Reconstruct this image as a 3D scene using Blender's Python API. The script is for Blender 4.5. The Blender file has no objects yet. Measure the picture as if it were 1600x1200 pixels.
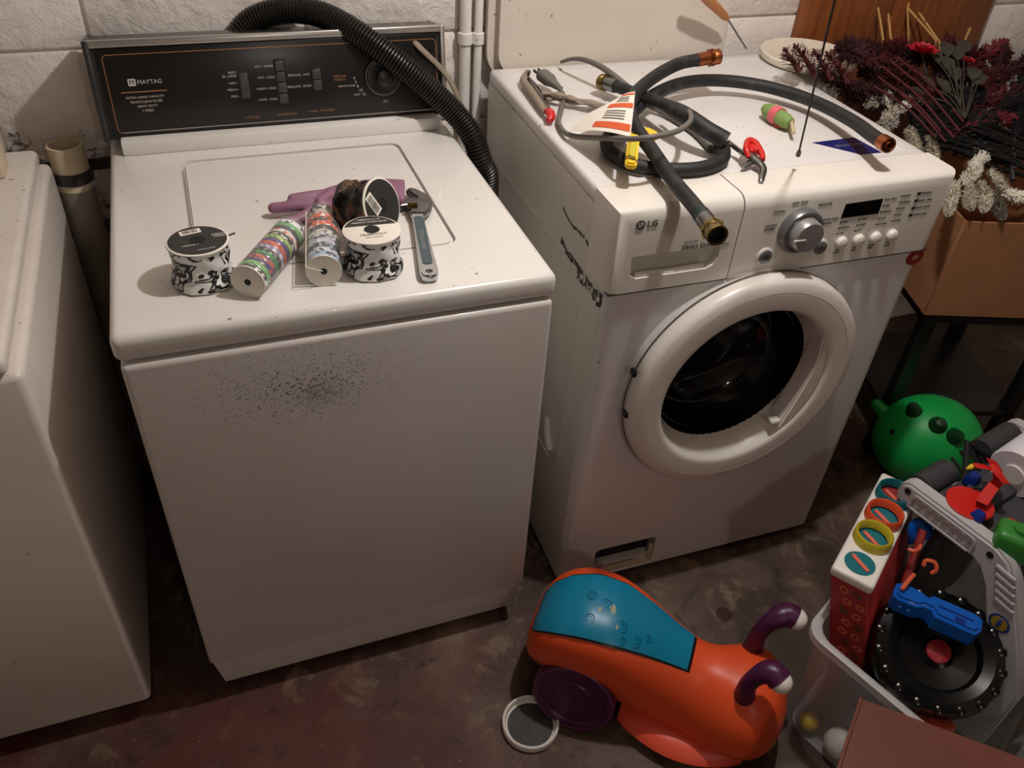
import bpy, bmesh, math, random
from mathutils import Vector, Matrix
random.seed(7)
PI = math.pi
COL = bpy.context.scene.collection
SC = bpy.context.scene

# ------------------------------------------------------------------ camera
CP = Vector((0.1582, -1.0241, 1.5965)); YAW, PITCH, ROLL, FPX = 0.398, -0.6828, 0.0759, 1300.4
_f = Vector((math.sin(YAW)*math.cos(PITCH), math.cos(YAW)*math.cos(PITCH), math.sin(PITCH)))
_r0 = Vector((math.cos(YAW), -math.sin(YAW), 0)); _u0 = _r0.cross(_f)
_r = math.cos(ROLL)*_r0 + math.sin(ROLL)*_u0
_u = -math.sin(ROLL)*_r0 + math.cos(ROLL)*_u0
cd = bpy.data.cameras.new('camera'); cam = bpy.data.objects.new('camera', cd); COL.objects.link(cam)
cam.matrix_world = Matrix(((_r.x, _u.x, -_f.x, CP.x), (_r.y, _u.y, -_f.y, CP.y), (_r.z, _u.z, -_f.z, CP.z), (0, 0, 0, 1)))
cd.sensor_width = 36; cd.lens = FPX/1600*36; cd.clip_start = .02
SC.camera = cam

def at(px, py, z=None, x=None, y=None):
    """survey helper: photo point -> place on a known level (z) or on a known upright plane (x or y)"""
    d = _f + (px-800)/FPX*_r - (py-600)/FPX*_u
    t = (z-CP.z)/d.z if z is not None else (x-CP.x)/d.x if x is not None else (y-CP.y)/d.y
    return CP + t*d

# ------------------------------------------------------------------ light
w = bpy.data.worlds.new('world'); SC.world = w; w.use_nodes = True
w.node_tree.nodes['Background'].inputs[0].default_value = (1, .93, .88, 1)
w.node_tree.nodes['Background'].inputs[1].default_value = .012
def lamp(name, loc, power, col, rad):
    l = bpy.data.lights.new(name, 'POINT'); l.energy = power; l.color = col; l.shadow_soft_size = rad
    o = bpy.data.objects.new(name, l); o.location = loc; COL.objects.link(o); return o
lamp('ceiling_bulb', (.96, -.09, 2.10), 31, (1, .985, .965), .028)
lamp('far_room_bulb', (.55, -2.3, 2.0), 7.5, (1, .97, .93), .06)
SC.view_settings.view_transform = 'Standard'; SC.view_settings.look = 'None'
SC.view_settings.exposure = 0.55; SC.view_settings.gamma = 1
try: SC.view_settings.use_curve_mapping = False
except Exception: pass

# ------------------------------------------------------------------ materials
def lin(c):
    if isinstance(c, str):
        c = [int(c[i:i+2], 16)/255 for i in (1, 3, 5)]
        c = [x/12.92 if x <= .04045 else ((x+.055)/1.055)**2.4 for x in c]
    return (c[0], c[1], c[2], 1)
class NT:
    def __init__(s, name):
        s.m = bpy.data.materials.new(name); s.m.use_nodes = True
        s.t = s.m.node_tree; s.n = s.t.nodes; s.p = s.n['Principled BSDF']
        s.tc = None
    def node(s, typ, **k):
        n = s.n.new(typ)
        for a, v in k.items(): setattr(n, a, v)
        return n
    def link(s, a, b): s.t.links.new(a, b)
    def obj(s):
        if not s.tc: s.tc = s.node('ShaderNodeTexCoord')
        return s.tc.outputs['Object']
    def noise(s, scale, detail=4, rough=.55, vec=None, stretch=None, dist=0):
        n = s.node('ShaderNodeTexNoise'); n.inputs['Scale'].default_value = scale
        n.inputs['Detail'].default_value = detail; n.inputs['Roughness'].default_value = rough
        n.inputs['Distortion'].default_value = dist
        v = vec or s.obj()
        if stretch:
            mp = s.node('ShaderNodeMapping'); mp.inputs['Scale'].default_value = stretch
            s.link(v, mp.inputs[0]); v = mp.outputs[0]
        s.link(v, n.inputs['Vector']); return n.outputs['Fac']
    def ramp(s, fac, stops, interp='LINEAR'):
        r = s.node('ShaderNodeValToRGB'); r.color_ramp.interpolation = interp
        e = r.color_ramp.elements
        while len(e) < len(stops): e.new(.5)
        for i, (p, c) in enumerate(stops): e[i].position = p; e[i].color = c if len(c) == 4 else lin(c)
        s.link(fac, r.inputs[0]); return r.outputs[0]
    def mix(s, fac, a, b):
        m = s.node('ShaderNodeMix', data_type='RGBA')
        for i, v in ((0, fac), (6, a), (7, b)):
            if isinstance(v, (tuple, list, float, int)): m.inputs[i].default_value = v
            else: s.link(v, m.inputs[i])
        return m.outputs[2]
    def math(s, op, a, b=None, c=None):
        m = s.node('ShaderNodeMath', operation=op)
        for i, v in enumerate((a, b, c)):
            if v is None: continue
            if isinstance(v, (int, float)): m.inputs[i].default_value = v
            else: s.link(v, m.inputs[i])
        return m.outputs[0]
    def dist(s, p, scale=(1, 1, 1)):
        mp = s.node('ShaderNodeMapping', vector_type='POINT')
        mp.inputs['Location'].default_value = [-a*b for a, b in zip(p, scale)]; mp.inputs['Scale'].default_value = scale
        s.link(s.obj(), mp.inputs[0])
        l = s.node('ShaderNodeVectorMath', operation='LENGTH'); s.link(mp.outputs[0], l.inputs[0]); return l.outputs['Value']
    def base(s, v):
        if isinstance(v, tuple): s.p.inputs['Base Color'].default_value = v
        else: s.link(v, s.p.inputs['Base Color'])
    def bump(s, h, strength=.2, distance=.01):
        b = s.node('ShaderNodeBump'); b.inputs['Strength'].default_value = strength; b.inputs['Distance'].default_value = distance
        s.link(h, b.inputs['Height']); s.link(b.outputs[0], s.p.inputs['Normal'])
    def set(s, rough=.5, metal=0, coat=0, trans=0, ior=None, alpha=None, sss=0):
        i = s.p.inputs
        i['Roughness'].default_value = rough; i['Metallic'].default_value = metal
        i['Coat Weight'].default_value = coat; i['Transmission Weight'].default_value = trans
        if ior: i['IOR'].default_value = ior
        if alpha is not None: i['Alpha'].default_value = alpha
        return s
BLK = (0, 0, 0, 1); WHT = (1, 1, 1, 1)
MATS = {}
def mat(name, col, rough=.5, metal=0, var=None, bump=None, coat=0, trans=0, alpha=None, ior=None):
    if name in MATS: return MATS[name]
    t = NT(name); c = lin(col)
    if var:   # (scale, second colour, low, high)
        t.base(t.ramp(t.noise(var[0], 5), [(var[2], c), (var[3], lin(var[1]))]))
    else: t.base(c)
    if bump: t.bump(t.noise(bump[0], 4), bump[1], bump[2] if len(bump) > 2 else .003)
    t.set(rough, metal, coat, trans, ior, alpha); MATS[name] = t.m; return t.m

def enamel(name, col, dirt, rough=.28, extra=None, speck=.70):
    t = NT(name)
    c = t.mix(t.ramp(t.noise(3.5, 5), [(.45, BLK), (.75, (.35, .35, .35, 1))]), lin(col), lin(dirt))
    c = t.mix(t.ramp(t.noise(75, 3), [(speck, BLK), (speck+.03, (.7, .7, .7, 1))]), c, lin('#5b4a3e'))
    if extra: c = extra(t, c)
    t.base(c); t.set(rough, 0, .25); t.bump(t.noise(260, 2), .04, .001); return t.m

def washer_front(t, c):   # rusty pepper of specks on the upper front
    d = t.dist((.245, 0, .775), (1/.21, .3, 1/.10))
    fall = t.ramp(d, [(0, WHT), (1, BLK)])
    n = t.noise(300, 2, .6)
    v = t.math('ADD', n, t.math('MULTIPLY', fall, .17))
    m = t.math('MULTIPLY', t.ramp(v, [(.69, BLK), (.75, (.75, .75, .75, 1))]), t.ramp(fall, [(.0, BLK), (.15, WHT)]))
    c = t.mix(m, c, lin('#3a322c'))
    d2 = t.dist((.265, 0, .752), (1/.055, .4, 1/.032))
    n2 = t.noise(420, 2, .6)
    m2 = t.math('MULTIPLY', t.ramp(n2, [(.44, BLK), (.56, (.6, .6, .6, 1))]), t.ramp(d2, [(0, WHT), (1, BLK)]))
    return t.mix(m2, c, lin('#3d4747'))
def dryer_side(t, c):      # black scrapes on the left side, near the front
    sep = t.node('ShaderNodeSeparateXYZ'); t.link(t.obj(), sep.inputs[0])
    wob = t.math('MULTIPLY', t.math('SUBTRACT', t.noise(22, 3, .6), .5), .03); out = c
    for (za, zb, th, y0, y1, thr) in ((.805, .055, .0055, .0, .205, .42), (.797, .03, .011, .0, .12, .50), (.864, .08, .0035, .045, .21, .44), (.84, .05, .016, .02, .15, .62)):
        line = t.math('ABSOLUTE', t.math('ADD', wob, t.math('SUBTRACT', sep.outputs[2], t.math('ADD', za, t.math('MULTIPLY', sep.outputs[1], zb)))))
        rng = t.math('MULTIPLY', t.math('LESS_THAN', sep.outputs[1], y1), t.math('GREATER_THAN', sep.outputs[1], y0))
        n = t.math('GREATER_THAN', t.noise(85, 4, .7, stretch=(1, 1, .5)), thr)
        mm = t.math('MULTIPLY', t.math('MULTIPLY', t.math('LESS_THAN', line, th), rng), t.math('MULTIPLY', n, t.math('LESS_THAN', sep.outputs[0], .02)))
        out = t.mix(mm, out, lin('#1c1a17'))
    return out
M = {}
M['wash'] = enamel('washer_enamel', '#e6e1dc', '#d2c9c0', .30)
M['washf'] = enamel('washer_front_enamel', '#d6cfca', '#c2b8b0', .38, washer_front, .77)
M['lg'] = enamel('dryer_white', '#e1dddb', '#d6d0cb', .30)
M['lgside'] = enamel('dryer_side_white', '#dcd9d0', '#c9c5ba', .36, dryer_side)
M['lgpanel'] = enamel('dryer_panel_white', '#e6dfd6', '#ddd4c8', .34, None, .80)
M['olddryer'] = enamel('old_dryer_enamel', '#dcd3cb', '#b8a99b', .36)
M['doorw'] = mat('door_white_plastic', '#e4ddd6', .32)
M['glass'] = mat('porthole_glass', '#060707', .08, 0); M['glass'].node_tree.nodes['Principled BSDF'].inputs['Specular IOR Level'].default_value = .3
M['rubber'] = mat('black_rubber', '#1b1a1a', .6, var=(40, '#4a433d', .55, .8), bump=(180, .4, .001))
M['corr'] = mat('corrugated_black', '#17130f', .38, var=(14, '#3a322c', .55, .85))
M['darkvoid'] = mat('dark_interior', '#0b0a0a', .7)
M['steel'] = mat('steel', '#8d8c8a', .32, 1, var=(30, '#5a5650', .45, .8))
M['chrome'] = mat('chrome', '#c9cdd0', .16, 1)
M['brass'] = mat('brass', '#94804f', .38, 1, var=(60, '#5c4c33', .45, .75))
M['copper'] = mat('copper', '#a5613c', .38, 1, var=(60, '#6b3a22', .5, .8))
M['black'] = mat('black_plastic', '#131212', .35)
M['panelblk'] = mat('console_black', '#141110', .28)
M['btn'] = mat('button_grey', '#3a3837', .42)
M['grey'] = mat('grey_trim', '#3b3a3a', .3, .4)
M['alu'] = mat('brushed_edge', '#b9b3ad', .3, .8)
M['ink'] = mat('ink_light', '#b9b0a6', .5)
M['inkred'] = mat('ink_copper', '#a5704f', .4, .3)
M['inkdk'] = mat('ink_dark', '#575049', .5)
M['inkblk'] = mat('ink_black', '#2a2826', .5)
M['orange'] = mat('orange_plastic', '#ec5526', .42, bump=(300, .05, .001))
M['teal'] = mat('teal_plastic', '#0480a6', .36)
M['purple'] = mat('purple_plastic', '#4a1440', .38)
M['whitep'] = mat('white_plastic', '#e8e2da', .4)
M['red'] = mat('red_plastic', '#c8221c', .38)
M['reddk'] = mat('brick_red_plastic', '#8e2a26', .45)
M['blue'] = mat('blue_plastic', '#0b57b4', .25)
M['bluedk'] = mat('navy_translucent', '#0a2a7a', .15)
M['yellow'] = mat('yellow_plastic', '#e8c021', .4)
M['yellowdk'] = mat('mustard_plastic', '#c8b62c', .4)
M['tealdk'] = mat('dark_teal', '#0c6a74', .4)
M['green'] = mat('green_rubber', '#0fa84c', .45)
M['greendk'] = mat('dark_green_rubber', '#0a3d1c', .4)
M['leafgreen'] = mat('moss_green', '#7b9450', .7)
M['toygrey'] = mat('light_grey_plastic', '#b9b4b6', .42)
M['deck'] = mat('charcoal_plastic', '#3c3c3f', .45)
M['card'] = mat('cardboard', '#a5714c', .85, var=(5, '#8a5a3a', .35, .75), bump=(90, .08))
M['wood'] = None
M['paper'] = mat('paper', '#e8e0d4', .8)
M['cordgrey'] = mat('grey_cord', '#6a645e', .55)
M['cordtan'] = mat('tan_cord', '#8d7f6e', .6)
M['woodh'] = mat('wooden_handle', '#b87a4e', .6)
M['pvc'] = mat('old_pvc', '#d6c5a8', .5, var=(12, '#b59e7d', .45, .75))
M['pvcd'] = mat('grey_dusty_pipe', '#8f877c', .6, var=(9, '#6f665b', .4, .7))
M['bin'] = mat('clear_tote', '#e8e6e8', .22, trans=.0, alpha=.30)
M['lid'] = mat('brown_lid', '#7d4a3d', .35, var=(4, '#6a3d34', .3, .7))
M['glove'] = mat('mauve_rubber', '#8d6178', .5, bump=(25, .25, .004))
M['gold'] = mat('gold_ink', '#c09a3a', .4, .3)
M['display'] = mat('display_black', '#050505', .1)
M['silver'] = mat('silver_plastic', '#a9a7a6', .3, .5)
M['silverdk'] = mat('silver_ring', '#7d7b7c', .3, .5)
M['navy'] = mat('navy_sticker', '#141d5c', .35)
def t_wood():
    t = NT('brown_wood'); n = t.noise(6, 6, .6, stretch=(6, 6, .5))
    t.base(t.ramp(n, [(.3, '#653216'), (.7, '#96562c')])); t.set(.4); t.bump(t.noise(8, 5, .6, stretch=(10, 10, .6)), .1, .003); return t.m
M['wood'] = t_wood()
def t_floor():
    t = NT('floor_concrete')
    n1 = t.noise(3.2, 8, .62, dist=.6); n2 = t.noise(11, 8, .65, dist=.8); n3 = t.noise(70, 4, .7); n4 = t.noise(1.6, 5, .6)
    c = t.ramp(n1, [(.3, '#2e211b'), (.5, '#4b3a30'), (.62, '#66554a'), (.75, '#8d7c6a')])
    c = t.mix(t.ramp(n2, [(.55, BLK), (.66, (.8, .8, .8, 1))]), c, lin('#86755f'))
    sep = t.node('ShaderNodeSeparateXYZ'); t.link(t.obj(), sep.inputs[0])
    redz = t.math('MULTIPLY', t.ramp(n4, [(.40, BLK), (.56, WHT)]), t.ramp(t.math('ADD', t.math('MULTIPLY', sep.outputs[0], -.5), .5), [(.1, BLK), (.4, (.8, .8, .8, 1))]))
    c = t.mix(redz, c, lin('#5a201a'))
    c = t.mix(t.ramp(n2, [(.34, (.75, .75, .75, 1)), (.44, BLK)]), c, lin('#2a201b'))
    c = t.mix(t.ramp(n3, [(.66, BLK), (.71, (.8, .8, .8, 1))]), c, lin('#a39684'))
    t.base(c); t.set(.62); t.bump(t.math('ADD', n2, t.math('MULTIPLY', n3, .4)), .35, .006); return t.m
M['floor'] = t_floor()
def t_wall():
    t = NT('painted_block'); gq = t.node('ShaderNodeNewGeometry').outputs['Position']; n1 = t.noise(5, 7, .6, gq); n2 = t.noise(26, 6, .7, gq, dist=1.0); n3 = t.noise(2.2, 4, .55, gq)
    c = t.ramp(n1, [(.3, '#dccfc6'), (.7, '#f0e7df')])
    gp_ = t.node('ShaderNodeNewGeometry'); low = t.node('ShaderNodeSeparateXYZ'); t.link(gp_.outputs['Position'], low.inputs[0])
    m = t.math('SUBTRACT', t.math('ADD', t.math('MULTIPLY', n2, 1.0), t.math('MULTIPLY', n3, .28)), t.math('ADD', t.math('MULTIPLY', t.math('SUBTRACT', low.outputs[2], .92), .42), t.math('MULTIPLY', t.math('ADD', low.outputs[0], .05), .16)))
    c = t.mix(t.ramp(m, [(.76, BLK), (.80, (.9, .9, .9, 1))]), c, lin('#5a4c40'))
    t.base(c); t.set(.75); t.bump(t.math('ADD', n1, t.math('MULTIPLY', n2, .22)), .8, .022); return t.m
M['wall'] = t_wall()
def t_wallplain():
    t = NT('room_plaster'); t.base(t.ramp(t.noise(4, 5), [(.3, '#b5a99e'), (.7, '#cfc5ba')])); t.set(.8); t.bump(t.noise(20, 5), .2, .01); return t.m
M['plaster'] = t_wallplain()
M['joist'] = mat('old_joist_wood', '#9b8a78', .8, var=(9, '#7d6b58', .3, .7))
M['enamelsink'] = enamel('old_sink_enamel', '#d5cabd', '#b9a894', .35)
def t_zig(name, a, b, c3=None, scale=60, thr=.5):
    t = NT(name); n = t.noise(scale, 2, .4, dist=1.4, stretch=(1, 1, 1.4))
    stops = [(0, lin(a)), (thr, lin(b))] if not c3 else [(0, lin(a)), (thr, lin(b)), (thr+.14, lin(c3))]
    t.base(t.ramp(n, stops, 'CONSTANT')); t.set(.5); return t.m
M['camo'] = t_zig('black_white_ribbon', '#e6e4e0', '#171615', '#b8b6b2', 44, .50)
M['leopard'] = t_zig('leopard_ribbon', '#0c0a09', '#5a3a22', '#0e0c0a', 34, .56); 
M['leopard'].node_tree.nodes['Principled BSDF'].inputs['Roughness'].default_value = .12
def t_band(name, a, b):
    t = NT(name); n = t.noise(140, 1, .3); t.base(t.ramp(n, [(0, lin(a)), (.57, lin(b))], 'CONSTANT')); t.set(.3, coat=.6); return t.m

# ------------------------------------------------------------------ geometry helpers
class G:
    """collects shapes into one mesh"""
    def __init__(s): s.bm = bmesh.new()
    def add(s, tmp, Mx=None):
        if Mx is not None: tmp.transform(Mx)
        me = bpy.data.meshes.new('t'); tmp.to_mesh(me); tmp.free(); s.bm.from_mesh(me); bpy.data.meshes.remove(me); return s
    def box(s, x0, x1, y0, y1, z0, z1, bev=0, seg=2, Mx=None, sel=None):
        b = bmesh.new(); bmesh.ops.create_cube(b, size=1)
        for v in b.verts: v.co = Vector(((x0+x1)/2+v.co.x*(x1-x0), (y0+y1)/2+v.co.y*(y1-y0), (z0+z1)/2+v.co.z*(z1-z0)))
        if bev:
            ed = [e for e in b.edges if sel is None or sel((e.verts[0].co+e.verts[1].co)/2, (e.verts[1].co-e.verts[0].co))]
            bmesh.ops.bevel(b, geom=ed, offset=bev, segments=seg, affect='EDGES', profile=.5)
        return s.add(b, Mx)
    def lathe(s, prof, n=32, Mx=None):
        b = bmesh.new(); rings = []
        for r, z in prof:
            if r < 1e-6: rings.append([b.verts.new((0, 0, z))])
            else: rings.append([b.verts.new((r*math.cos(2*PI*i/n), r*math.sin(2*PI*i/n), z)) for i in range(n)])
        for a, c in zip(rings, rings[1:]):
            if len(a) == 1 and len(c) == 1: continue
            for i in range(n):
                j = (i+1) % n
                if len(a) == 1: b.faces.new((a[0], c[j], c[i]))
                elif len(c) == 1: b.faces.new((a[i], a[j], c[0]))
                else: b.faces.new((a[i], a[j], c[j], c[i]))
        bmesh.ops.recalc_face_normals(b, faces=b.faces); return s.add(b, Mx)
    def tube(s, pts, r, n=10, caps=True, flat=1, Mx=None, up=None):
        pts = [Vector(p) for p in pts]; b = bmesh.new(); rings = []
        prev = None
        for i, p in enumerate(pts):
            t = (pts[min(i+1, len(pts)-1)]-pts[max(i-1, 0)]).normalized()
            if prev is None:
                ref = Vector(up) if up else (Vector((0, 0, 1)) if abs(t.z) < .9 else Vector((1, 0, 0)))
                nrm = (ref-t*ref.dot(t)).normalized()
            else: nrm = (prev-t*prev.dot(t)).normalized()
            prev = nrm; bi = t.cross(nrm)
            rr = r(i/(len(pts)-1)) if callable(r) else (r[i] if isinstance(r, (list, tuple)) else r)
            rings.append([b.verts.new(p+rr*(math.cos(2*PI*k/n)*bi+flat*math.sin(2*PI*k/n)*nrm)) for k in range(n)])
        for a, c in zip(rings, rings[1:]):
            for k in range(n): b.faces.new((a[k], a[(k+1) % n], c[(k+1) % n], c[k]))
        if caps: b.faces.new(rings[0][::-1]); b.faces.new(rings[-1])
        bmesh.ops.recalc_face_normals(b, faces=b.faces); return s.add(b, Mx)
    def prism(s, poly, h, Mx=None, bev=0, seg=2):
        b = bmesh.new(); lo = [b.verts.new((x, y, 0)) for x, y in poly]; hi = [b.verts.new((x, y, h)) for x, y in poly]
        n = len(poly); b.faces.new(lo[::-1]); b.faces.new(hi)
        for i in range(n): b.faces.new((lo[i], lo[(i+1) % n], hi[(i+1) % n], hi[i]))
        bmesh.ops.recalc_face_normals(b, faces=b.faces)
        if bev:
            ed = [e for e in b.edges if abs(e.verts[0].co.z-e.verts[1].co.z) < 1e-6]
            bmesh.ops.bevel(b, geom=ed, offset=bev, segments=seg, affect='EDGES')
        return s.add(b, Mx)
    def ball(s, c, rad, n=24, Mx=None):
        b = bmesh.new(); bmesh.ops.create_uvsphere(b, u_segments=n, v_segments=max(8, n//2), radius=1)
        rad = (rad,)*3 if isinstance(rad, (int, float)) else rad
        for v in b.verts: v.co = Vector((c[0]+v.co.x*rad[0], c[1]+v.co.y*rad[1], c[2]+v.co.z*rad[2]))
        return s.add(b, Mx)
    def loft(s, rings, caps=True, Mx=None):
        b = bmesh.new(); R = [[b.verts.new(p) for p in ring] for ring in rings]; n = len(R[0])
        for a, c in zip(R, R[1:]):
            for k in range(n): b.faces.new((a[k], a[(k+1) % n], c[(k+1) % n], c[k]))
        if caps: b.faces.new(R[0][::-1]); b.faces.new(R[-1])
        bmesh.ops.recalc_face_normals(b, faces=b.faces); return s.add(b, Mx)
    def quads(s, qs):
        for q in qs: s.bm.faces.new([s.bm.verts.new(p) for p in q])
        return s
    def build(s, name, m, parent=None, loc=(0, 0, 0), rot=(0, 0, 0), smooth=38):
        me = bpy.data.meshes.new(name); s.bm.to_mesh(me); s.bm.free()
        return link(name, me, m, parent, loc, rot, smooth)
def link(name, me, m, parent=None, loc=(0, 0, 0), rot=(0, 0, 0), smooth=38):
    me.materials.clear(); me.materials.append(m)
    if smooth:
        for p in me.polygons: p.use_smooth = True
        me.set_sharp_from_angle(angle=math.radians(smooth))
    o = bpy.data.objects.new(name, me); COL.objects.link(o)
    o.location = loc; o.rotation_euler = rot
    if parent: o.parent = parent
    return o
def evaluated(o):
    bpy.context.view_layer.update()
    return bpy.data.meshes.new_from_object(o.evaluated_get(bpy.context.evaluated_depsgraph_get()))
def bake(o, smooth=38):
    me = evaluated(o); old = o.data; o.modifiers.clear(); o.data = me; bpy.data.meshes.remove(old)
    if smooth:
        for p in me.polygons: p.use_smooth = True
        me.set_sharp_from_angle(angle=math.radians(smooth))
    return o
def cut(o, g):
    """cut the shape g (in o's local space) out of o"""
    pa = o.parent; lo, ro = o.location.copy(), o.rotation_euler.copy()
    o.parent = None; o.location = (0, 0, 0); o.rotation_euler = (0, 0, 0)
    c = g.build('cutter', o.data.materials[0])
    md = o.modifiers.new('b', 'BOOLEAN'); md.operation = 'DIFFERENCE'; md.object = c; md.solver = 'EXACT'
    bake(o); cm = c.data; bpy.data.objects.remove(c); bpy.data.meshes.remove(cm)
    o.parent = pa; o.location = lo; o.rotation_euler = ro; return o
def remesh(o, voxel, smooth_iter=4):
    md = o.modifiers.new('r', 'REMESH'); md.mode = 'VOXEL'; md.voxel_size = voxel
    sm = o.modifiers.new('s', 'SMOOTH'); sm.iterations = smooth_iter; sm.factor = .5
    return bake(o, 60)
def spline(pts, n=10):
    P = [Vector(p) for p in pts]; P = [P[0]*2-P[1]]+P+[P[-1]*2-P[-2]]; out = []
    for i in range(1, len(P)-2):
        for k in range(n):
            t = k/n; a, b, c, d = P[i-1:i+3]
            out.append(.5*((2*b)+(c-a)*t+(2*a-5*b+4*c-d)*t*t+(3*b-a-3*c+d)*t**3))
    out.append(P[-2]); return out
def tag(o, label, cat, group=None):
    o['label'] = label; o['category'] = cat
    if group: o['group'] = group
    return o
def thing(name, label, cat, loc=(0, 0, 0), rz=0, group=None):
    o = bpy.data.objects.new(name, None); o.empty_display_size = .05; COL.objects.link(o)
    o.location = loc; o.rotation_euler = (0, 0, rz); return tag(o, label, cat, group)
def struct(o): o['kind'] = 'structure'; return o
def T(x=0, y=0, z=0): return Matrix.Translation((x, y, z))
def Rm(a, ax): return Matrix.Rotation(a, 4, ax)
def frame(o, x, y, z=None):
    """matrix with origin o and axes x, y (z = x cross y)"""
    x = Vector(x).normalized(); z = x.cross(Vector(y)).normalized(); y = z.cross(x); o = Vector(o)
    return Matrix(((x.x, y.x, z.x, o.x), (x.y, y.y, z.y, o.y), (x.z, y.z, z.z, o.z), (0, 0, 0, 1)))
def axisM(p, d):
    """matrix whose z axis runs along d from p"""
    d = Vector(d).normalized(); ref = Vector((0, 0, 1)) if abs(d.z) < .9 else Vector((1, 0, 0))
    x = ref.cross(d).normalized(); return frame(p, x, d.cross(x))
FACE = Matrix(((1, 0, 0, 0), (0, 0, -1, 0), (0, 1, 0, 0), (0, 0, 0, 1)))   # text plane -> upright plane facing -y
def lettering(name, items, m, parent, Mx=FACE, ext=.0003, y=0, loc=(0, 0, 0), rot=(0, 0, 0)):
    """items: (text, x, y, size, align)"""
    g = G()
    for it in items:
        s, x, yy, size, al = it[:5]
        cu = bpy.data.curves.new('f', 'FONT'); cu.body = s; cu.size = size; cu.align_x = al; cu.align_y = 'CENTER'; cu.extrude = ext; cu.resolution_u = 2
        o = bpy.data.objects.new('f', cu); COL.objects.link(o)
        if len(it) > 5: cu.space_character = it[5]
        me = evaluated(o); bpy.data.objects.remove(o); bpy.data.curves.remove(cu)
        b = bmesh.new(); b.from_mesh(me); bpy.data.meshes.remove(me); g.add(b, Mx @ T(x, yy, 0))
    return g.build(name, m, parent, loc, rot, 0)
def rrect(w, h, r, n=5, cx=0, cy=0):
    out = []
    for sx, sy, a0 in ((1, 1, 0), (-1, 1, 90), (-1, -1, 180), (1, -1, 270)):
        for k in range(n+1):
            a = math.radians(a0+90*k/n); out.append((cx+sx*(w/2-r)+r*math.cos(a), cy+sy*(h/2-r)+r*math.sin(a)))
    return out
def circ(r, n=24, cx=0, cy=0): return [(cx+r*math.cos(2*PI*k/n), cy+r*math.sin(2*PI*k/n)) for k in range(n)]

# ================================================================== the room
WALLY = .76
struct(G().box(-1.5, 3.3, -3.2, .95, -.1, 0).build('floor', M['floor'], smooth=0))
wb = struct(G().box(-1.5, 3.3, WALLY+.006, .96, 0, 2.3).build('wall_back', M['wall'], smooth=0))
# painted blocks with shallow joints, only where the wall shows
rows = [(.05, .25), (.256, .45), (.456, .65), (.656, .85), (.856, 1.045), (1.051, 1.25), (1.256, 1.46)]
first = {}
for ri, (z0, z1) in enumerate(rows):
    x = -1.0+(.2 if ri % 2 else 0)
    while x < 3.2:
        key = round(z1-z0, 3)
        if key not in first:
            first[key] = G().box(0, .394, 0, .03, 0, z1-z0, .006, 2).build('block', M['wall'], wb, (x, WALLY-.004, z0))
        else:
            o = bpy.data.objects.new('block', first[key].data); COL.objects.link(o); o.parent = wb; o.location = (x, WALLY-.004, z0)
        x += .4
struct(G().box(-1.6, -1.5, -3.2, .95, 0, 2.3).build('wall_left', M['plaster'], smooth=0))
struct(G().box(3.3, 3.4, -3.2, .95, 0, 2.3).build('wall_right', M['plaster'], smooth=0))
struct(G().box(-1.5, 3.3, -3.3, -3.2, 0, 2.3).build('wall_front', M['plaster'], smooth=0))
struct(G().box(-1.5, 3.3, -3.2, .95, 2.3, 2.4).build('ceiling', M['joist'], smooth=0))

# ================================================================== top-loading washer
W = .648
wa = thing('washing_machine', 'white top-loading washing machine with black sloped control console', 'washing machine')
sel_v = lambda m, d: abs(d.z) > .1 and m.y < .1
G().box(0, W, -.008, .70, .128, .8595, .009, 4).build('cabinet', M['washf'], wa)
g = G(); g.loft([[(x0, y0, z) for x0, y0 in ((a, .003+b), (W-a, .003+b), (W-a, .69), (a, .69))] for a, b, z in ((.016, .018, .02), (.004, 0, .126))]); g.build('toe_panel', M['wash'], wa, smooth=0)
for x in (.05, .6):
    for y in (.07, .64): G().lathe([(0, 0), (.018, 0), (.018, .012), (.006, .014), (.006, .03), (0, .03)], 12).build('leveling_foot', M['black'], wa, (x, y, 0))
top = G().box(-.005, W+.005, -.004, .71, .862, .905, .013, 4).build('top_panel', M['wash'], wa)
cut(top, G().prism(rrect(.414, .414, .022, 5, .3225, .337), .06, T(0, 0, .893)))
lid = G().prism(rrect(.404, .406, .019, 5, .3235, .336), .0095, T(0, 0, .8945), .003, 2).build('lid', M['wash'], wa)
G().box(.02, W-.02, .585, .72, .9045, .932, .004, 2).build('console_base', M['wash'], wa)
CON_ROT = (-math.atan2(.03, .165), 0, 0); CON_LOC = (0, .608, .931)
gc = G().box(-.006, W+.002, .004, .095, -.004, .168, .006, 3); con = gc.build('console', M['grey'], wa, CON_LOC, CON_ROT)
def conpart(name, g, m, sm=38): return g.build(name, m, con, smooth=sm)
conpart('face', G().box(.012, W-.014, -.001, .01, .004, .156, .002, 2), M['panelblk'])
conpart('top_trim', G().box(-.006, W+.002, -.004, .012, .157, .170, .003, 2), M['alu'])
conpart('end_cap', G().box(W-.006, W+.004, -.005, .096, -.004, .170, .003, 2), M['alu'])
conpart('end_cap', G().box(-.008, .004, -.005, .096, -.004, .170, .003, 2), M['grey'])
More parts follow.
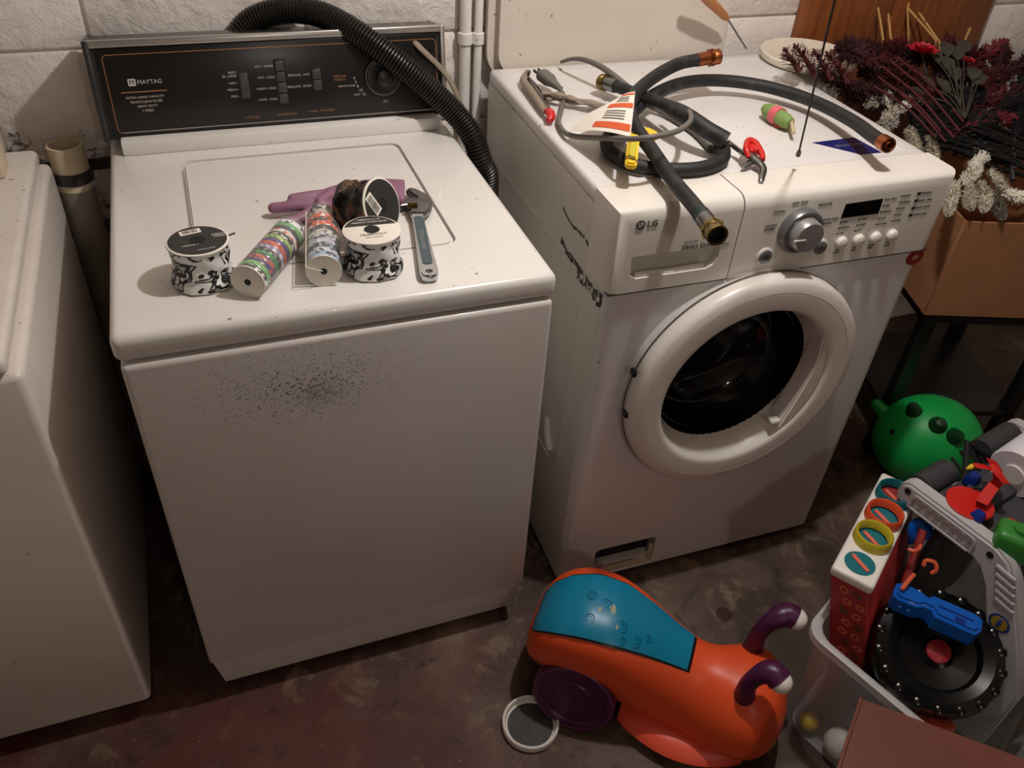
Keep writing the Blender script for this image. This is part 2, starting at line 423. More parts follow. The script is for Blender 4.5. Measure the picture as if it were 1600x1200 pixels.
# copper outline of the panel and the lower bright line
def outline(poly, th, Mx, dep=.0006):
    g = G(); n = len(poly); b = bmesh.new(); inner = []; outer = []
    for i in range(n):
        p0, p1, p2 = Vector(poly[i-1]), Vector(poly[i]), Vector(poly[(i+1) % n])
        t = (p2-p0).normalized(); nn = Vector((t.y, -t.x)); inner.append(p1-nn*th/2); outer.append(p1+nn*th/2)
    v = [[b.verts.new((p.x, p.y, z)) for p in ring] for z in (0, dep) for ring in (inner, outer)]
    for i in range(n):
        j = (i+1) % n; b.faces.new((v[2][i], v[3][i], v[3][j], v[2][j])); b.faces.new((v[1][i], v[1][j], v[3][j], v[3][i])); b.faces.new((v[0][i], v[2][i], v[2][j], v[0][j]))
    return g.add(b, Mx)
conpart('panel_outline', outline(rrect(.613, .135, .008, 4, .3265, .0775), .0013, T(0, -.001, 0) @ FACE), M['inkred'], 0)
conpart('bright_line', G().box(.028, .634, -.0022, -.001, .0088, .0108), M['alu'], 0)
conpart('accent_rule', G().box(.039, .117, -.0018, -.001, .0792, .0812), M['inkred'], 0)
lg_ = conpart('brand_badge', G().prism(rrect(.0135, .0125, .002, 3, .0605, .097), .0006, T(0, -.001, 0) @ FACE), M['ink'], 0)
lettering('badge_mark', [('M', .0605, .097, .011, 'CENTER')], M['panelblk'], con, T(0, -.0017, 0) @ FACE, .0002)
lettering('brand_lettering', [('MAYTAG', .0695, .0965, .0105, 'LEFT')], M['ink'], con, T(0, -.0013, 0) @ FACE)
CT = T(0, -.0013, 0) @ FACE
lettering('capacity_lettering', [('EXTRA LARGE CAPACITY', .078, .0705, .0058, 'CENTER'), ('MICROCLEAN FILTER', .0785, .0625, .0058, 'CENTER'), ('HEAVY DUTY', .0785, .0545, .0058, 'CENTER'), ('2 SPEED', .0785, .0465, .0058, 'CENTER')], M['ink'], con, CT)
lettering('load_size_lettering', [('RESET', .244, .1035, .0056, 'RIGHT'), ('EX. LARGE', .244, .0975, .0056, 'RIGHT'), ('LARGE', .244, .085, .0056, 'RIGHT'), ('MEDIUM', .244, .073, .0056, 'RIGHT'), ('SMALL', .244, .061, .0056, 'RIGHT')], M['ink'], con, CT)
for tx, x, y in (('HOT - WARM', .3125, .1115), ('HOT - COLD', .3135, .0915), ('WARM - COLD', .314, .0715), ('COLD - COLD', .3135, .0515)): lettering('temperature_lettering', [(tx, x, y, .0056, 'RIGHT')], M['ink'], con, CT)
for tx, x, y in (('REGULAR - FAST', .3795, .0925), ('DELICATE - SLOW', .380, .0715)): lettering('speed_lettering', [(tx, x, y, .0056, 'RIGHT')], M['ink'], con, CT)
lettering('dial_numerals', [('4', .464, .080, .0075, 'CENTER'), ('6', .467, .073, .0075, 'CENTER'), ('8', .470, .0645, .0075, 'CENTER'), ('10', .475, .0565, .0075, 'CENTER'), ('12', .4805, .049, .0075, 'CENTER')], M['ink'], con, CT)
for tx, x, y, sz, al in (('HEAVILY SOILED', .4655, .0665, .0046, 'RIGHT'), ('LIGHT', .4735, .049, .0046, 'RIGHT'), ('OFF', .524, .032, .006, 'CENTER')): lettering('dial_lettering', [(tx, x, y, sz, al)], M['ink'], con, CT)
for tx, x, y in (('LOAD SIZE', .261, .0205), ('TEMPERATURE', .327, .0215), ('WASH - SPIN SPEED', .395, .0235)): lettering('heading_lettering', [(tx, x, y, .0058, 'CENTER')], M['inkred'], con, CT)
lettering('fabric_lettering', [('REGULAR', .436, .0855, .0058, 'CENTER'), ('FABRICS', .436, .079, .0058, 'CENTER')], M['inkred'], con, CT)
conpart('slot', G().box(.2455, .2485, -.0016, 0, .055, .106), M['btn'], 0)
conpart('load_slider', G().box(.247, .2635, -.012, 0, .058, .104, .0025, 2), M['btn'])
conpart('button_bezel', G().box(.3135, .3345, -.002, 0, .041, .1235, .001, 1), M['black'])
for i in range(4): conpart('button', G().box(.3155, .3325, -.0065+(.002 if i == 2 else 0), 0, .0425+i*.02, .0605+i*.02, .002, 2), M['btn'])
conpart('button_bezel', G().box(.381, .402, -.002, 0, .062, .1035, .001, 1), M['black'])
for i in range(2): conpart('button', G().box(.383, .400, -.0065, 0, .0635+i*.02, .0815+i*.02, .002, 2), M['btn'])
DM = T(.521, -.001, .080) @ Rm(PI/2, 'X')
dial = conpart('timer_dial', G().lathe([(0, 0), (.0345, 0), (.0345, .006), (.033, .012), (.028, .013), (.024, .012), (.0175, .012), (.016, .026), (.0125, .028), (0, .0275)], 40, DM), M['black'])
G().lathe([(.0343, .0052), (.0352, .0052), (.0352, .0066), (.0343, .0066)], 40, DM).build('dial_rim', M['alu'], dial)
conpart('dial_pointer', G().box(.558, .565, -.002, 0, .076, .079), M['ink'], 0)

# ================================================================== front-loading dryer
LW, LD, LH = .69, .667, .984
lg = thing('front_load_washer', 'white front-loading washer with round porthole door and tools on top', 'washing machine', (.763, .034, 0), -.0163)
cab = G().box(0, LW, .012, LD, .02, .955, .018, 4, sel=lambda m, d: abs(d.z) > .1 and m.y < .1).build('cabinet', M['lgside'], lg)
cut(cab, G().box(.03, LW-.03, -.02, .60, .05, .80))
# stamped panel lines on the left side
for (y0, y1, z0, z1) in ((.10, .60, .30, .80),):
    outline(rrect(y1-y0, z1-z0, .05, 6, (y0+y1)/2, (z0+z1)/2), .012, Matrix(((0, 0, -1, .0005), (-1, 0, 0, (y0+y1)), (0, 1, 0, 0), (0, 0, 0, 1))), .0025).build('stamped_rib', M['lgside'], lg)
G().tube(spline([(0, .17, .40), (-.004, .155, .365), (-.003, .135, .335)], 6), .008, 8).build('side_grip', M['lgside'], lg)
DC = (.318, .582)   # door centre on the front (x, z)
FXZ = lambda x, z, y=0: T(x, y, z) @ Rm(PI/2, 'X')     # local z -> -y (out of the front)
fp = G().box(.004, LW-.004, 0, .03, .022, .822, .024, 4, sel=lambda m, d: abs(d.z) > .1 and m.y < .01).build('front_panel', M['lg'], lg)
cut(fp, G().lathe([(0, -.06), (.205, -.06), (.205, .02), (0, .02)], 48, FXZ(DC[0], DC[1])))
cut(fp, G().prism(rrect(.155, .095, .012, 4, .155, .0725), .06, T(0, .03, 0) @ FACE))
G().lathe([(.235, .010), (.247, .006), (.254, .0006), (.257, -.001), (.254, -.003), (.2, -.003)], 56, FXZ(DC[0], DC[1])).build('door_seat', M['lg'], lg)
# filter hatch
G().prism(rrect(.15, .09, .010, 4, .155, .0725), .02, T(0, .05, 0) @ FACE).build('filter_recess', M['darkvoid'], lg)
fr = G(); fr.box(.078, .232, .004, .014, .026, .034, .002, 1); fr.box(.224, .232, .004, .014, .03, .085, .002, 1); fr.box(.09, .2, .012, .03, .033, .046, .003, 1); fr.build('hatch_rim', M['pvc'], lg)
# drum and gasket
G().lathe([(0, -.42), (.20, -.42), (.215, -.40), (.215, -.14), (.2, -.13), (.19, -.10), (.19, -.03)], 48, FXZ(DC[0], DC[1])).build('drum', M['steel'], lg)
ring = G().lathe([(.246, .010), (.2505, .020), (.2505, .032), (.248, .041), (.240, .047), (.224, .049), (.2225, .0475), (.221, .049), (.195, .0495), (.188, .0485), (.184, .045), (.177, .030), (.170, .008), (.166, -.012), (.18, -.03), (.2, -.02), (.236, .002), (.246, .010)], 80, FXZ(DC[0], DC[1])).build('door', M['doorw'], lg)
G().lathe([(.2508, .014), (.2525, .0145), (.2525, .0165), (.2508, .017)], 80, FXZ(DC[0], DC[1])).build('door_seam', M['inkdk'], ring)
gl = G().lathe([(.169, -.002), (.166, -.012), (.156, -.04), (.140, -.08), (.115, -.105), (.06, -.116), (0, -.12)], 64, FXZ(DC[0], DC[1])).build('door_glass', M['glass'], ring)
G().lathe([(.1595, -.028), (.1612, -.029), (.1608, -.031), (.158, -.0315)], 64, FXZ(DC[0], DC[1])).build('glass_bead', M['steel'], ring)
G().lathe([(.134, -.084), (.1362, -.0835), (.136, -.087), (.133, -.088)], 64, FXZ(DC[0], DC[1])).build('glass_bead', M['steel'], ring)
# grip: sliver closing the lower right of the opening
gp = []
for k in range(17):
    a = math.radians(-50+k*84/16); gp.append((.181*math.cos(a), .181*math.sin(a)))
gp += [(.158, .045), (.146, -.02), (.131, -.08), (.113, -.132)]
hd = G().prism(gp, .044, FXZ(DC[0], DC[1], -.001), .004, 2).build('door_grip', M['doorw'], ring)
G().box(.412, .435, -.046, -.026, .462, .473, .004, 2).build('door_latch', M['doorw'], ring)
for z in (.70, .60): G().box(.063, .072, -.036, -.020, z, z+.014, .002, 1, Mx=T(0, 0, -.045)).build('hinge_slot', M['black'], ring)
# control panel
selp = lambda m, d: (abs(d.x) > .1 and m.z > .9 and m.y < .05) or (abs(d.z) > .05 and m.y < .05 and (m.x < .02 or m.x > LW-.02))
pan = G().box(.237, LW+.0012, -.006, .0845, .826, LH, .024, 5, sel=lambda m, d: (abs(d.x) > .1 and m.z > .9 and m.y < .05) or (abs(d.z) > .05 and m.y < .05 and m.x > LW-.02)).build('control_panel', M['lgpanel'], lg)
drw = G().box(-.0012, .2345, -.006, .0845, .826, LH, .024, 5, sel=lambda m, d: (abs(d.x) > .1 and m.z > .9 and m.y < .05) or (abs(d.z) > .05 and m.y < .05 and m.x < .02)).build('detergent_drawer', M['lgpanel'], lg)
cut(drw, G().prism([(.036, .897), (.205, .897), (.207, .875), (.2, .86), (.186, .853), (.05, .852), (.038, .86)], .05, T(0, .025, 0) @ FACE))
G().tube([(.052, .004, .8555), (.12, .002, .8545), (.185, .004, .8555)], .005, 8).build('pull_lip', M['lgpanel'], drw)
G().box(.004, LW-.004, -.002, .02, .8205, .8262).build('panel_seam', M['inkdk'], lg, smooth=0)
# top plate with sunken field
tp = G().box(-.0008, LW+.0008, .085, LD, .952, LH, .010, 3, sel=lambda m, d: m.y > .1).build('top_panel', M['lg'], lg)
cut(tp, G().prism(rrect(LW-.07, LD-.13, .02, 4, LW/2, (LD+.085)/2-.005), .02, T(0, 0, LH-.0028), .0))
PF = T(0, -.0065, 0) @ FACE
kn = G().lathe([(0, 0), (.0425, 0), (.042, .012), (.0395, .0165), (.036, .017), (.033, .015), (.0305, .017), (.0295, .031), (.027, .035), (0, .036)], 48, FXZ(.360, .910, -.006)).build('program_knob', M['silverdk'], lg)
G().lathe([(.0305, .0172), (.0298, .0315), (.0272, .0355), (.0, .0365)], 48, FXZ(.360, .910, -.006)).build('knob_cap', M['silver'], kn)
G().box(.328, .352, -.0432, -.040, .9075, .9095).build('knob_mark', M['paper'], kn)
for (bx, bz, r) in ((.303, .863, .0135), (.419, .866, .0135)):
    b = G().lathe([(0, 0), (r+.003, 0), (r+.003, .003), (r+.001, .0045), (0, .0045)], 28, FXZ(bx, bz, -.006)).build('button_ring', M['lgpanel'], lg)
    G().lathe([(0, 0), (r, 0), (r, .0052), (r-.002, .0065), (0, .0062)], 28, FXZ(bx, bz, -.006)).build('button_face', M['silverdk'], b)
G().lathe([(.0045, 0), (.0056, 0), (.0056, .0004), (.0045, .0004)], 20, FXZ(.303, .863, -.0126)).build('power_symbol', M['inkblk'], lg)
G().box(.3024, .3036, -.0131, -.0125, .8605, .8665).build('power_symbol', M['inkblk'], lg, smooth=0)
for dx in (-.0035, .0015): G().box(.419+dx, .421+dx, -.0131, -.0125, .8625, .8695).build('pause_symbol', M['inkblk'], lg, smooth=0)
G().prism([(.447, .949), (.527, .951), (.528, .921), (.446, .921)], .0012, PF, .0004, 1).build('display', M['display'], lg)
for i, bx in enumerate((.465, .503, .541, .579)):
    G().lathe([(0, 0), (.0115, 0), (.0115, .004), (.010, .0085), (.006, .0105), (0, .011)], 24, FXZ(bx, .871, -.006)).build('option_button', M['lgpanel'], lg)
LT = T(0, -.0067, 0) @ FACE
for it in (('PERM. PRESS', .347, .963, .0058, 'CENTER'), ('DELICATES', .402, .954, .0058, 'CENTER'), ('NORMAL', .309, .950, .0058, 'CENTER')): lettering('program_lettering', [it], M['inkdk'], lg, LT)
lettering('program_lettering', [('HAND WASH', .424, .922, .0056, 'CENTER'), ('WOOL', .420, .9145, .0056, 'CENTER')], M['inkdk'], lg, LT); lettering('program_lettering', [('COTTON', .299, .924, .0056, 'CENTER'), ('TOWELS', .298, .917, .0056, 'CENTER')], M['inkdk'], lg, LT)
for i, (a, b) in enumerate((('SPIN', 'SELECT'), ('SOIL', 'LEVEL'), ('WATER', 'TEMP.'), ('TIME', 'DELAY'))): lettering('button_lettering', [(a, .463+i*.038, .8535, .0046, 'CENTER'), (b, .463+i*.038, .848, .0046, 'CENTER')], M['inkdk'], lg, LT)
def option(words, x, y0, dy, mark):
    for i, s_ in enumerate(words):
        l_ = lettering('option_lettering', [(s_, x, y0-i*dy, .0052, 'LEFT')], M['inkdk'], lg, LT)
        G().box(x-mark-.002, x-.002, -.0072, -.006, y0-.0014-i*dy-mark*.2, y0+.0012-i*dy+mark*.2).build('indicator_mark', M['inkblk'], l_, smooth=0)
option(('EX. HIGH', 'HIGH', 'MEDIUM', 'LOW', 'NO SPIN'), .537, .948, .0125, .002); option(('HEAVY', 'NORMAL', 'LIGHT', 'HOT', 'WARM'), .572, .951, .0125, .002)
option(('PREWASH', 'RINSE + SPIN', 'DELAY WASH', 'EXTRA RINSE'), .613, .952, .0145, .008); option(('HIGH', 'MEDIUM', 'LOW'), .453, .912, .0115, .002); option(('COLD', 'WARM', 'HOT'), .492, .9135, .0115, .002)
bd = G().lathe([(0, 0), (.0085, 0), (.0085, .001), (0, .001)], 24, FXZ(.042, .9565, -.006)).build('brand_emblem', M['silverdk'], lg)
lettering('emblem_letters', [('L', .0402, .9565, .011, 'CENTER'), ('G', .0445, .9575, .008, 'CENTER')], M['paper'], lg, T(0, -.0073, 0) @ FACE, .0002)
lettering('brand_letters', [('LG', .0535, .9565, .0165, 'LEFT')], M['inkblk'], lg, T(0, -.0067, 0) @ FACE)
lettering('drive_lettering', [('Direct Drive', .128, .9025, .0135, 'LEFT', .92)], M['inkdk'], lg, T(0, -.0067, 0) @ FACE)
lettering('drive_small_lettering', [('INVERTER', .131, .9125, .0048, 'LEFT', 1.3), ('5 YEAR', .2, .905, .004, 'LEFT'), ('WARRANTY', .2, .9, .004, 'LEFT')], M['inkdk'], lg, T(0, -.0067, 0) @ FACE)
bg = G().prism([(.668+.020*math.cos(a), .806+.017*math.sin(a)) for a in [2*PI*k/24 for k in range(24)]], .0008, T(0, -.0004, 0) @ FACE).build('round_badge', mat('badge_red', '#8c1f1a', .35), lg)
bg.scale = (1, 1, 1)
lettering('badge_numeral', [('10', .668, .806, .015, 'CENTER')], M['paper'], lg, T(0, -.0014, 0) @ FACE, .0002)
st = [at(1270, 221, LH), at(1335, 213, LH), at(1385, 240, LH), at(1352, 241, LH)]
lm = lg.matrix_world.copy(); lm = T(.763, .034, 0) @ Rm(-.0163, 'Z')
stl = [lm.inverted() @ p for p in st]
sk = G().prism([(p.x, p.y) for p in stl], .0008, T(0, 0, LH-.0028)).build('top_sticker', M['navy'], lg, smooth=0)
a0, a1 = lm.inverted() @ at(1306, 227, LH), lm.inverted() @ at(1350, 222, LH)
lettering('sticker_lettering', [('Direct Drive', 0, 0, .012, 'LEFT')], M['silver'], lg, frame((a0.x, a0.y, LH-.0018), a1-a0, Vector((0, 1, 0))), .0002)
for x in (.06, .63):
    for y in (.08, .58): G().lathe([(0, 0), (.022, 0), (.022, .014), (0, .02)], 12).build('leveling_foot', M['black'], lg, (x, y, 0))

# ================================================================== appliance at the left edge
od = thing('clothes_dryer', 'white appliance cut off by the left edge beside standpipe', 'dryer', (-.80, 0, 0))
G().box(0, .682, .0, .68, .055, .868, .012, 3).build('cabinet', M['olddryer'], od)
G().box(.0, .672, .04, .66, .0, .055).build('toe_base', M['black'], od)
G().box(-.005, .668, -.006, .67, .870, .900, .011, 4).build('top_panel', M['olddryer'], od)
G().box(0, .62, .56, .67, .9, 1.02, .012, 3).build('console', M['olddryer'], od)
G().box(.56, .628, .545, .60, .9, .955, .006, 2).build('console_end', M['pvc'], od)
dd = G().prism(rrect(.48, .46, .05, 6, 0, 0), .03, Matrix.Identity(4), .006, 2).build('door', M['olddryer'], od, (.172, -.035, .33), (PI/2, 0, 0))

# ================================================================== pipes, sink, panels on the back wall
pp = at(97, 216, y=.708)
sp = thing('standpipe', 'cream plastic standpipe with open top strapped to the wall', 'pipe', (pp.x, .708, 0))
G().lathe([(.0335, .80), (.0335, .888), (.028, .888), (.028, .80)], 28).build('pipe_top', M['pvc'], sp)
G().lathe([(0, .02), (.0325, .02), (.0325, .80), (.0325, .84), (0, .84)], 28).build('pipe', M['pvcd'], sp)
cl = G(); cl.lathe([(.033, .815), (.037, .815), (.037, .838), (.033, .838)], 28); cl.box(-.07, -.03, .034, .04, .815, .838); cl.box(.03, .075, .034, .04, .815, .838); cl.build('strap_clamp', M['grey'], sp)
G().lathe([(0, 0), (.005, 0), (.004, .003), (0, .003)], 12, T(.058, .034, .827) @ Rm(PI/2, 'X')).build('screw', M['black'], sp)
for (px, r, lab) in ((727, .0125, 'thicker white painted pipe on wall between the machines'), (747, .0095, 'thinner white painted pipe on wall between the machines')):
    p = at(px, 60, y=.738)
    t = thing('wall_pipe', lab, 'pipe', (p.x, .738, 0), 0, 'painted wall pipes')
    G().tube([(0, 0, 0), (0, 0, 1.0), (0, 0, 2.25)], r, 14).build('pipe', M['wash'], t)
    G().lathe([(r, p.z-.012), (r+.004, p.z-.01), (r+.004, p.z+.012), (r, p.z+.014)], 14).build('clip', M['wash'], t)
snk = thing('wall_sink', 'off-white enamel sink back with rounded corners behind the hoses', 'sink', (1.075, .76, 0))
G().prism(rrect(.60, .62, .075, 8, 0, 1.25), .056, T(0, 0, 0) @ FACE, .020, 5).build('splashback', M['enamelsink'], snk)
for i, (x0, x1, lab) in enumerate(((1.585, 1.86, 'brown wooden panel with left edge behind the white tub'), (1.864, 2.19, 'brown wooden panel behind the red plumes, right of the seam'))):
    t = thing('wood_panel', lab, 'panel', (x0, .728, 0), 0, 'brown panels against wall')
    G().box(0, x1-x0, 0, .026, 0, 1.75, .004, 2).build('board', M['wood'], t)
# wooden handled tool hanging at the sink
h0, h1, h2 = at(1085, -22, y=.63), at(1137, 30, y=.66), at(1166, 76, y=.685)
tl = thing('hanging_tool', 'thin metal spike with tan wooden handle hanging by the sink', 'tool', h1)
G().tube([h0-h1, (h0-h1)*.6, (h0-h1)*.1, (0, 0, 0)], [.009, .012, .009, .005], 12).build('handle', M['woodh'], tl)
G().tube([(0, 0, 0), (h2-h1)*.5, h2-h1], .0022, 6).build('spike', M['steel'], tl)
# light pull cord
c0, c1 = at(1248, 239, LH+.035), at(1290, 60, 1.245); c2 = c1+(c1-c0)*2.4
pc = thing('pull_cord', 'thin dark light pull cord hanging above the front-loader', 'cord', c0)
G().tube([(0, 0, 0), c1-c0, c2-c0], .0017, 6).build('cord', M['rubber'], pc)
G().lathe([(0, -.008), (.004, -.006), (.0045, 0), (.003, .005), (0, .006)], 12).build('bead', M['cordgrey'], pc)

# ================================================================== black drain hose and cable over the console
def Yp(*l): return [at(a, b, y=c) for a, b, c in l]
hp = spline(Yp((372, 75, .732), (376, 50, .73), (402, 28, .725), (450, 16, .71), (505, 24, .68), (562, 55, .635), (620, 97, .598), (672, 140, .575), (712, 178, .555), (738, 214, .53), (750, 248, .515))+[Vector((.716, .52, .80)), Vector((.715, .55, .6)), Vector((.712, .60, .3))], 24)
L = [0]
for a, b in zip(hp, hp[1:]): L.append(L[-1]+(b-a).length)
res = []; n = int(L[-1]/.0021); k = 0
for i in range(n+1):
    d = L[-1]*i/n
    while k < len(L)-2 and L[k+1] < d: k += 1
    res.append(hp[k].lerp(hp[k+1], (d-L[k])/max(1e-9, L[k+1]-L[k])))
rad = [.0245 if (i % 3) != 0 else .0215 for i in range(n+1)]
tag(G().tube(res, rad, 18).build('drain_hose', M['corr']), 'black corrugated drain hose arching over the washer console', 'hose')
cp = spline(Yp((612, 52, .728), (620, 42, .71), (632, 42, .68), (652, 70, .63), (690, 108, .62), (708, 135, .61), (722, 170, .60), (742, 208, .585), (756, 240, .58))+[Vector((.73, .58, .8)), Vector((.73, .6, .4))], 10)
tag(G().tube(cp, .0065, 10, flat=.6).build('power_cable', M['cordtan']), 'flat grey power cable draped over right end of console', 'cable')

# ================================================================== things on the washer
TZ = .905
def spool(name, label, loc, rot, ribbon, face, half=False):
    s = thing(name, label, 'ribbon spool', loc, 0, 'ribbon spools on the washer'); s.rotation_euler = rot
    G().lathe([(0, 0), (.0425, 0), (.044, .001), (.044, .003), (.0395, .0034)], 40).build('lower_flange', M['paper'], s)
    G().lathe([(.0395, .0635), (.044, .064), (.044, .066), (.0425, .0668), (.012, .0668), (.012, .05), (0, .05)], 40).build('upper_flange', M['paper'], s)
    # ribbon wound with uneven wired edges
    rings = []
    for j in range(13):
        z = .0034+.0601*j/12; e = abs(j-6)/6
        rr = .0405+.0026*e**3+(.0035 if j < 3 else 0)
        rings.append([((rr+.0012*math.sin(5*a+j)+.0008*math.sin(11*a-j*1.7))*math.cos(a), (rr+.0012*math.sin(5*a+j)+.0008*math.sin(11*a-j*1.7))*math.sin(a), z) for a in [2*PI*k/48 for k in range(48)]])
    G().loft(rings, False).build('ribbon', ribbon, s)
    f = G()
    if half: f.prism([(.041*math.cos(a), .041*math.sin(a)) for a in [math.radians(18+k*9) for k in range(17)]], .0004, T(0, 0, .0668))
    else: f.lathe([(.0115, .0669), (.041, .0669), (.041, .0673), (.0115, .0673)], 40)
    lb = f.build('label', face, s, smooth=0)
    G().lathe([(.0, .0662), (.0105, .0662), (.0115, .0676), (0, .0676)], 24).build('core_hole', M['darkvoid'], lb)
    return s, lb
def barcode(lb, x, y, rz, w=.030, h=.013, z=.0674):
    Mx = T(x, y, z) @ Rm(rz, 'Z')
    G().box(-w/2, w/2, -h/2, h/2, 0, .0004, Mx=Mx).build('price_label', M['paper'], lb, smooth=0)
    g = G(); xx = -w/2+.004
    while xx < w/2-.005:
        ww = random.choice((.0005, .0009, .0014)); g.box(xx, xx+ww, -h/2+.003, h/2-.0015, .0004, .0006, Mx=Mx); xx += ww+random.choice((.0006, .001))
    g.build('barcode', M['inkblk'], lb, smooth=0)
p = at(321, 437, TZ)
s1, l1 = spool('ribbon_spool', 'black and white ribbon spool with black barcode label standing at the left', (p.x, p.y, TZ), (0, 0, .1), M['camo'], M['inkblk'])
barcode(l1, -.006, .026, .12)
lettering('label_lettering', [('RIBBON', .031, .008, .0055, 'CENTER'), ('WIRED', .031, .002, .0055, 'CENTER'), ('celebrate it', -.012, -.012, .005, 'CENTER'), ('2.5 IN x 9 FT', .008, -.029, .0045, 'CENTER')], M['paper'], l1, T(0, 0, .0675), .0001)
g = G(); g.tube([(.041, .012, .058), (.05, .014, .06), (.055, .013, .061)], .0025, 6, flat=.3); g.build('loose_end', M['inkblk'], s1)
p = at(584, 418, TZ)
s2, l2 = spool('ribbon_spool', 'black and white ribbon spool with white label beside the wrench', (p.x, p.y, TZ), (0, 0, -.05), M['camo'], M['inkblk'], True)
lettering('label_lettering', [('RIBBON 2.5 IN', 0, .030, .0055, 'CENTER'), ('PREMIUM WIRED EDGE', 0, .022, .0052, 'CENTER')], M['paper'], l2, T(0, 0, .0675), .0001)
lettering('brand_lettering', [('CELEBRATE IT', 0, -.016, .0065, 'CENTER'), ('ribbon collection', 0, -.024, .004, 'CENTER')], M['inkdk'], l2, T(0, 0, .0675), .0001)
p = at(572, 372, TZ)
s3, l3 = spool('ribbon_spool', 'glossy black and brown ribbon spool tipped on its side behind the others', (p.x-.024, p.y+.062, TZ+.038), (0, 0, 0), M['leopard'], M['inkblk'])
ax3 = Vector((.58, -.62, .34)).normalized(); s3.rotation_euler = axisM((0, 0, 0), ax3).to_euler()
s3.location = at(573, 324, TZ+.0535)-ax3*.034
barcode(l3, -.019, .010, PI*.62, .036, .017)
# washi tape tubes
bandA = [('#e8e4e2', '#5e4a6a'), ('#6fae6a', '#3f8a4a'), ('#23211f', '#3a3836'), ('#e0dcd6', '#d4673d'), ('#23211f', '#b8b4ac'), ('#a9c46a', '#5c8a3a'), ('#4a2a78', '#2e1c52'), ('#d2552e', '#b84422'), ('#8a7a9c', '#d8d4dc'), ('#23211f', '#8a8680'), ('#2f8a46', '#1d3a22'), ('#b65a34', '#5c2c6a'), ('#3f2a6c', '#b4572f'), ('#7fb86a', '#5c9a52'), ('#1e1d1c', '#e4e0da')]
bandB = [('#23211f', '#c8c4bc'), ('#b9b3a6', '#55504a'), ('#d9582e', '#f0e4da'), ('#23211f', '#d9582e'), ('#d9582e', '#f4eadf'), ('#2a2826', '#8a847c'), ('#d8d4cc', '#3a3836'), ('#c8ccd2', '#26262a'), ('#b8b4c0', '#e8e6e8'), ('#2a2c34', '#9aa6b8'), ('#c8ccd4', '#3c3c44'), ('#9fb4d0', '#3a4048')]
def tape_tube(name, label, a, b, r, bands, boxy):
    a, b = Vector(a), Vector(b); d = b-a; Lh = d.length
    t = thing(name, label, 'tape tube', (a.x, a.y, TZ), 0, 'tubes of patterned tape'); Mx = axisM(a-Vector((a.x, a.y, TZ)), d)
    G().lathe([(0, -.001), (.005, -.001), (.005, .004), (0, .004)], 12, Mx).build('core_hole', M['darkvoid'], t)
    G().lathe([(.005, 0), (r, 0), (r, .0025), (.005, .0025)], 32, Mx).build('end_disc', M['paper'], t)
    n = len(bands); z = .004 if not boxy else .006
    wd = (Lh-z-.004)/n
    for i, (c1_, c2_) in enumerate(bands[::-1]):
        z0 = z+i*wd
        G().lathe([(.008, z0), (r-.0022, z0), (r-.0012, z0+wd*.25), (r-.0012, z0+wd*.75), (r-.0022, z0+wd*.96), (.008, z0+wd*.96)], 30, Mx).build('tape_roll', t_band('tape_%s_%d' % (name[:3]+str(int(boxy)), i), c1_, c2_), t)
    sl = mat('clear_wrap', '#ffffff', .08, alpha=.10)
    G().lathe([(r, 0), (r+.0006, 0), (r+.0006, Lh), (r*.6, Lh+.001), (0, Lh+.001)], 32, Mx).build('clear_sleeve', sl, t)
    if boxy:   # folded acetate fin at the side
        Mi = Mx
        G().tube([a-Vector((a.x, a.y, TZ))+Vector((-r*.96, -.001, .012)), b-Vector((a.x, a.y, TZ))+Vector((-r*.96, 0, .012))], .0008, 6).build('wrap_edge', M['paper'], t)
        G().tube([Vector((-r*.96, -.002, r+.012)), Vector((-.002, -.002, r+.002))], .0007, 6).build('wrap_edge', M['paper'], t)
    return t
RT = .0265
tape_tube('tape_tube', 'clear tube of green, purple and orange tape rolls lying diagonally', at(387, 441, TZ+RT), at(455, 362, TZ+RT), RT, bandA, False)
tape_tube('tape_tube', 'clear tube of orange, black and silver tape rolls lying between the spools', at(506, 424, TZ+RT), at(504, 338, TZ+RT), RT, bandB, True)
# rubber glove
def zf(h): return TZ+h
gv = G()
def limb(pts, r, fl=.62):
    gv.tube(spline([at(x, y, zf(h)) for x, y, h in pts], 6), r, 14, flat=fl)
    if fl > .6: gv.ball(at(*pts[-1][:2], zf(pts[-1][2])), (r(1)*1.02, r(1)*1.02, r(1)*.9), 12)
limb([(500, 318, .016), (540, 306, .018), (590, 300, .018), (632, 303, .014)], lambda t: .030+.010*t, .42)
limb([(510, 316, .016), (470, 322, .017), (428, 327, .014)], lambda t: .0125-.002*t, .85)
limb([(512, 306, .018), (485, 308, .024), (458, 312, .024)], lambda t: .0115-.002*t, .85)
limb([(505, 322, .014), (478, 338, .012), (452, 350, .011)], lambda t: .0115-.002*t, .85)
limb([(515, 322, .016), (503, 330, .024), (498, 340, .022)], lambda t: .012-.002*t, .85)
limb([(530, 300, .02), (515, 306, .03), (500, 316, .03)], lambda t: .011-.002*t, .85)
glv = gv.build('rubber_glove', M['glove']); remesh(glv, .0028, 5)
glv.location.z += max(0, TZ+.0005-min(v.co.z for v in glv.data.vertices))
tag(glv, 'mauve rubber glove lying under the ribbon spools', 'glove')
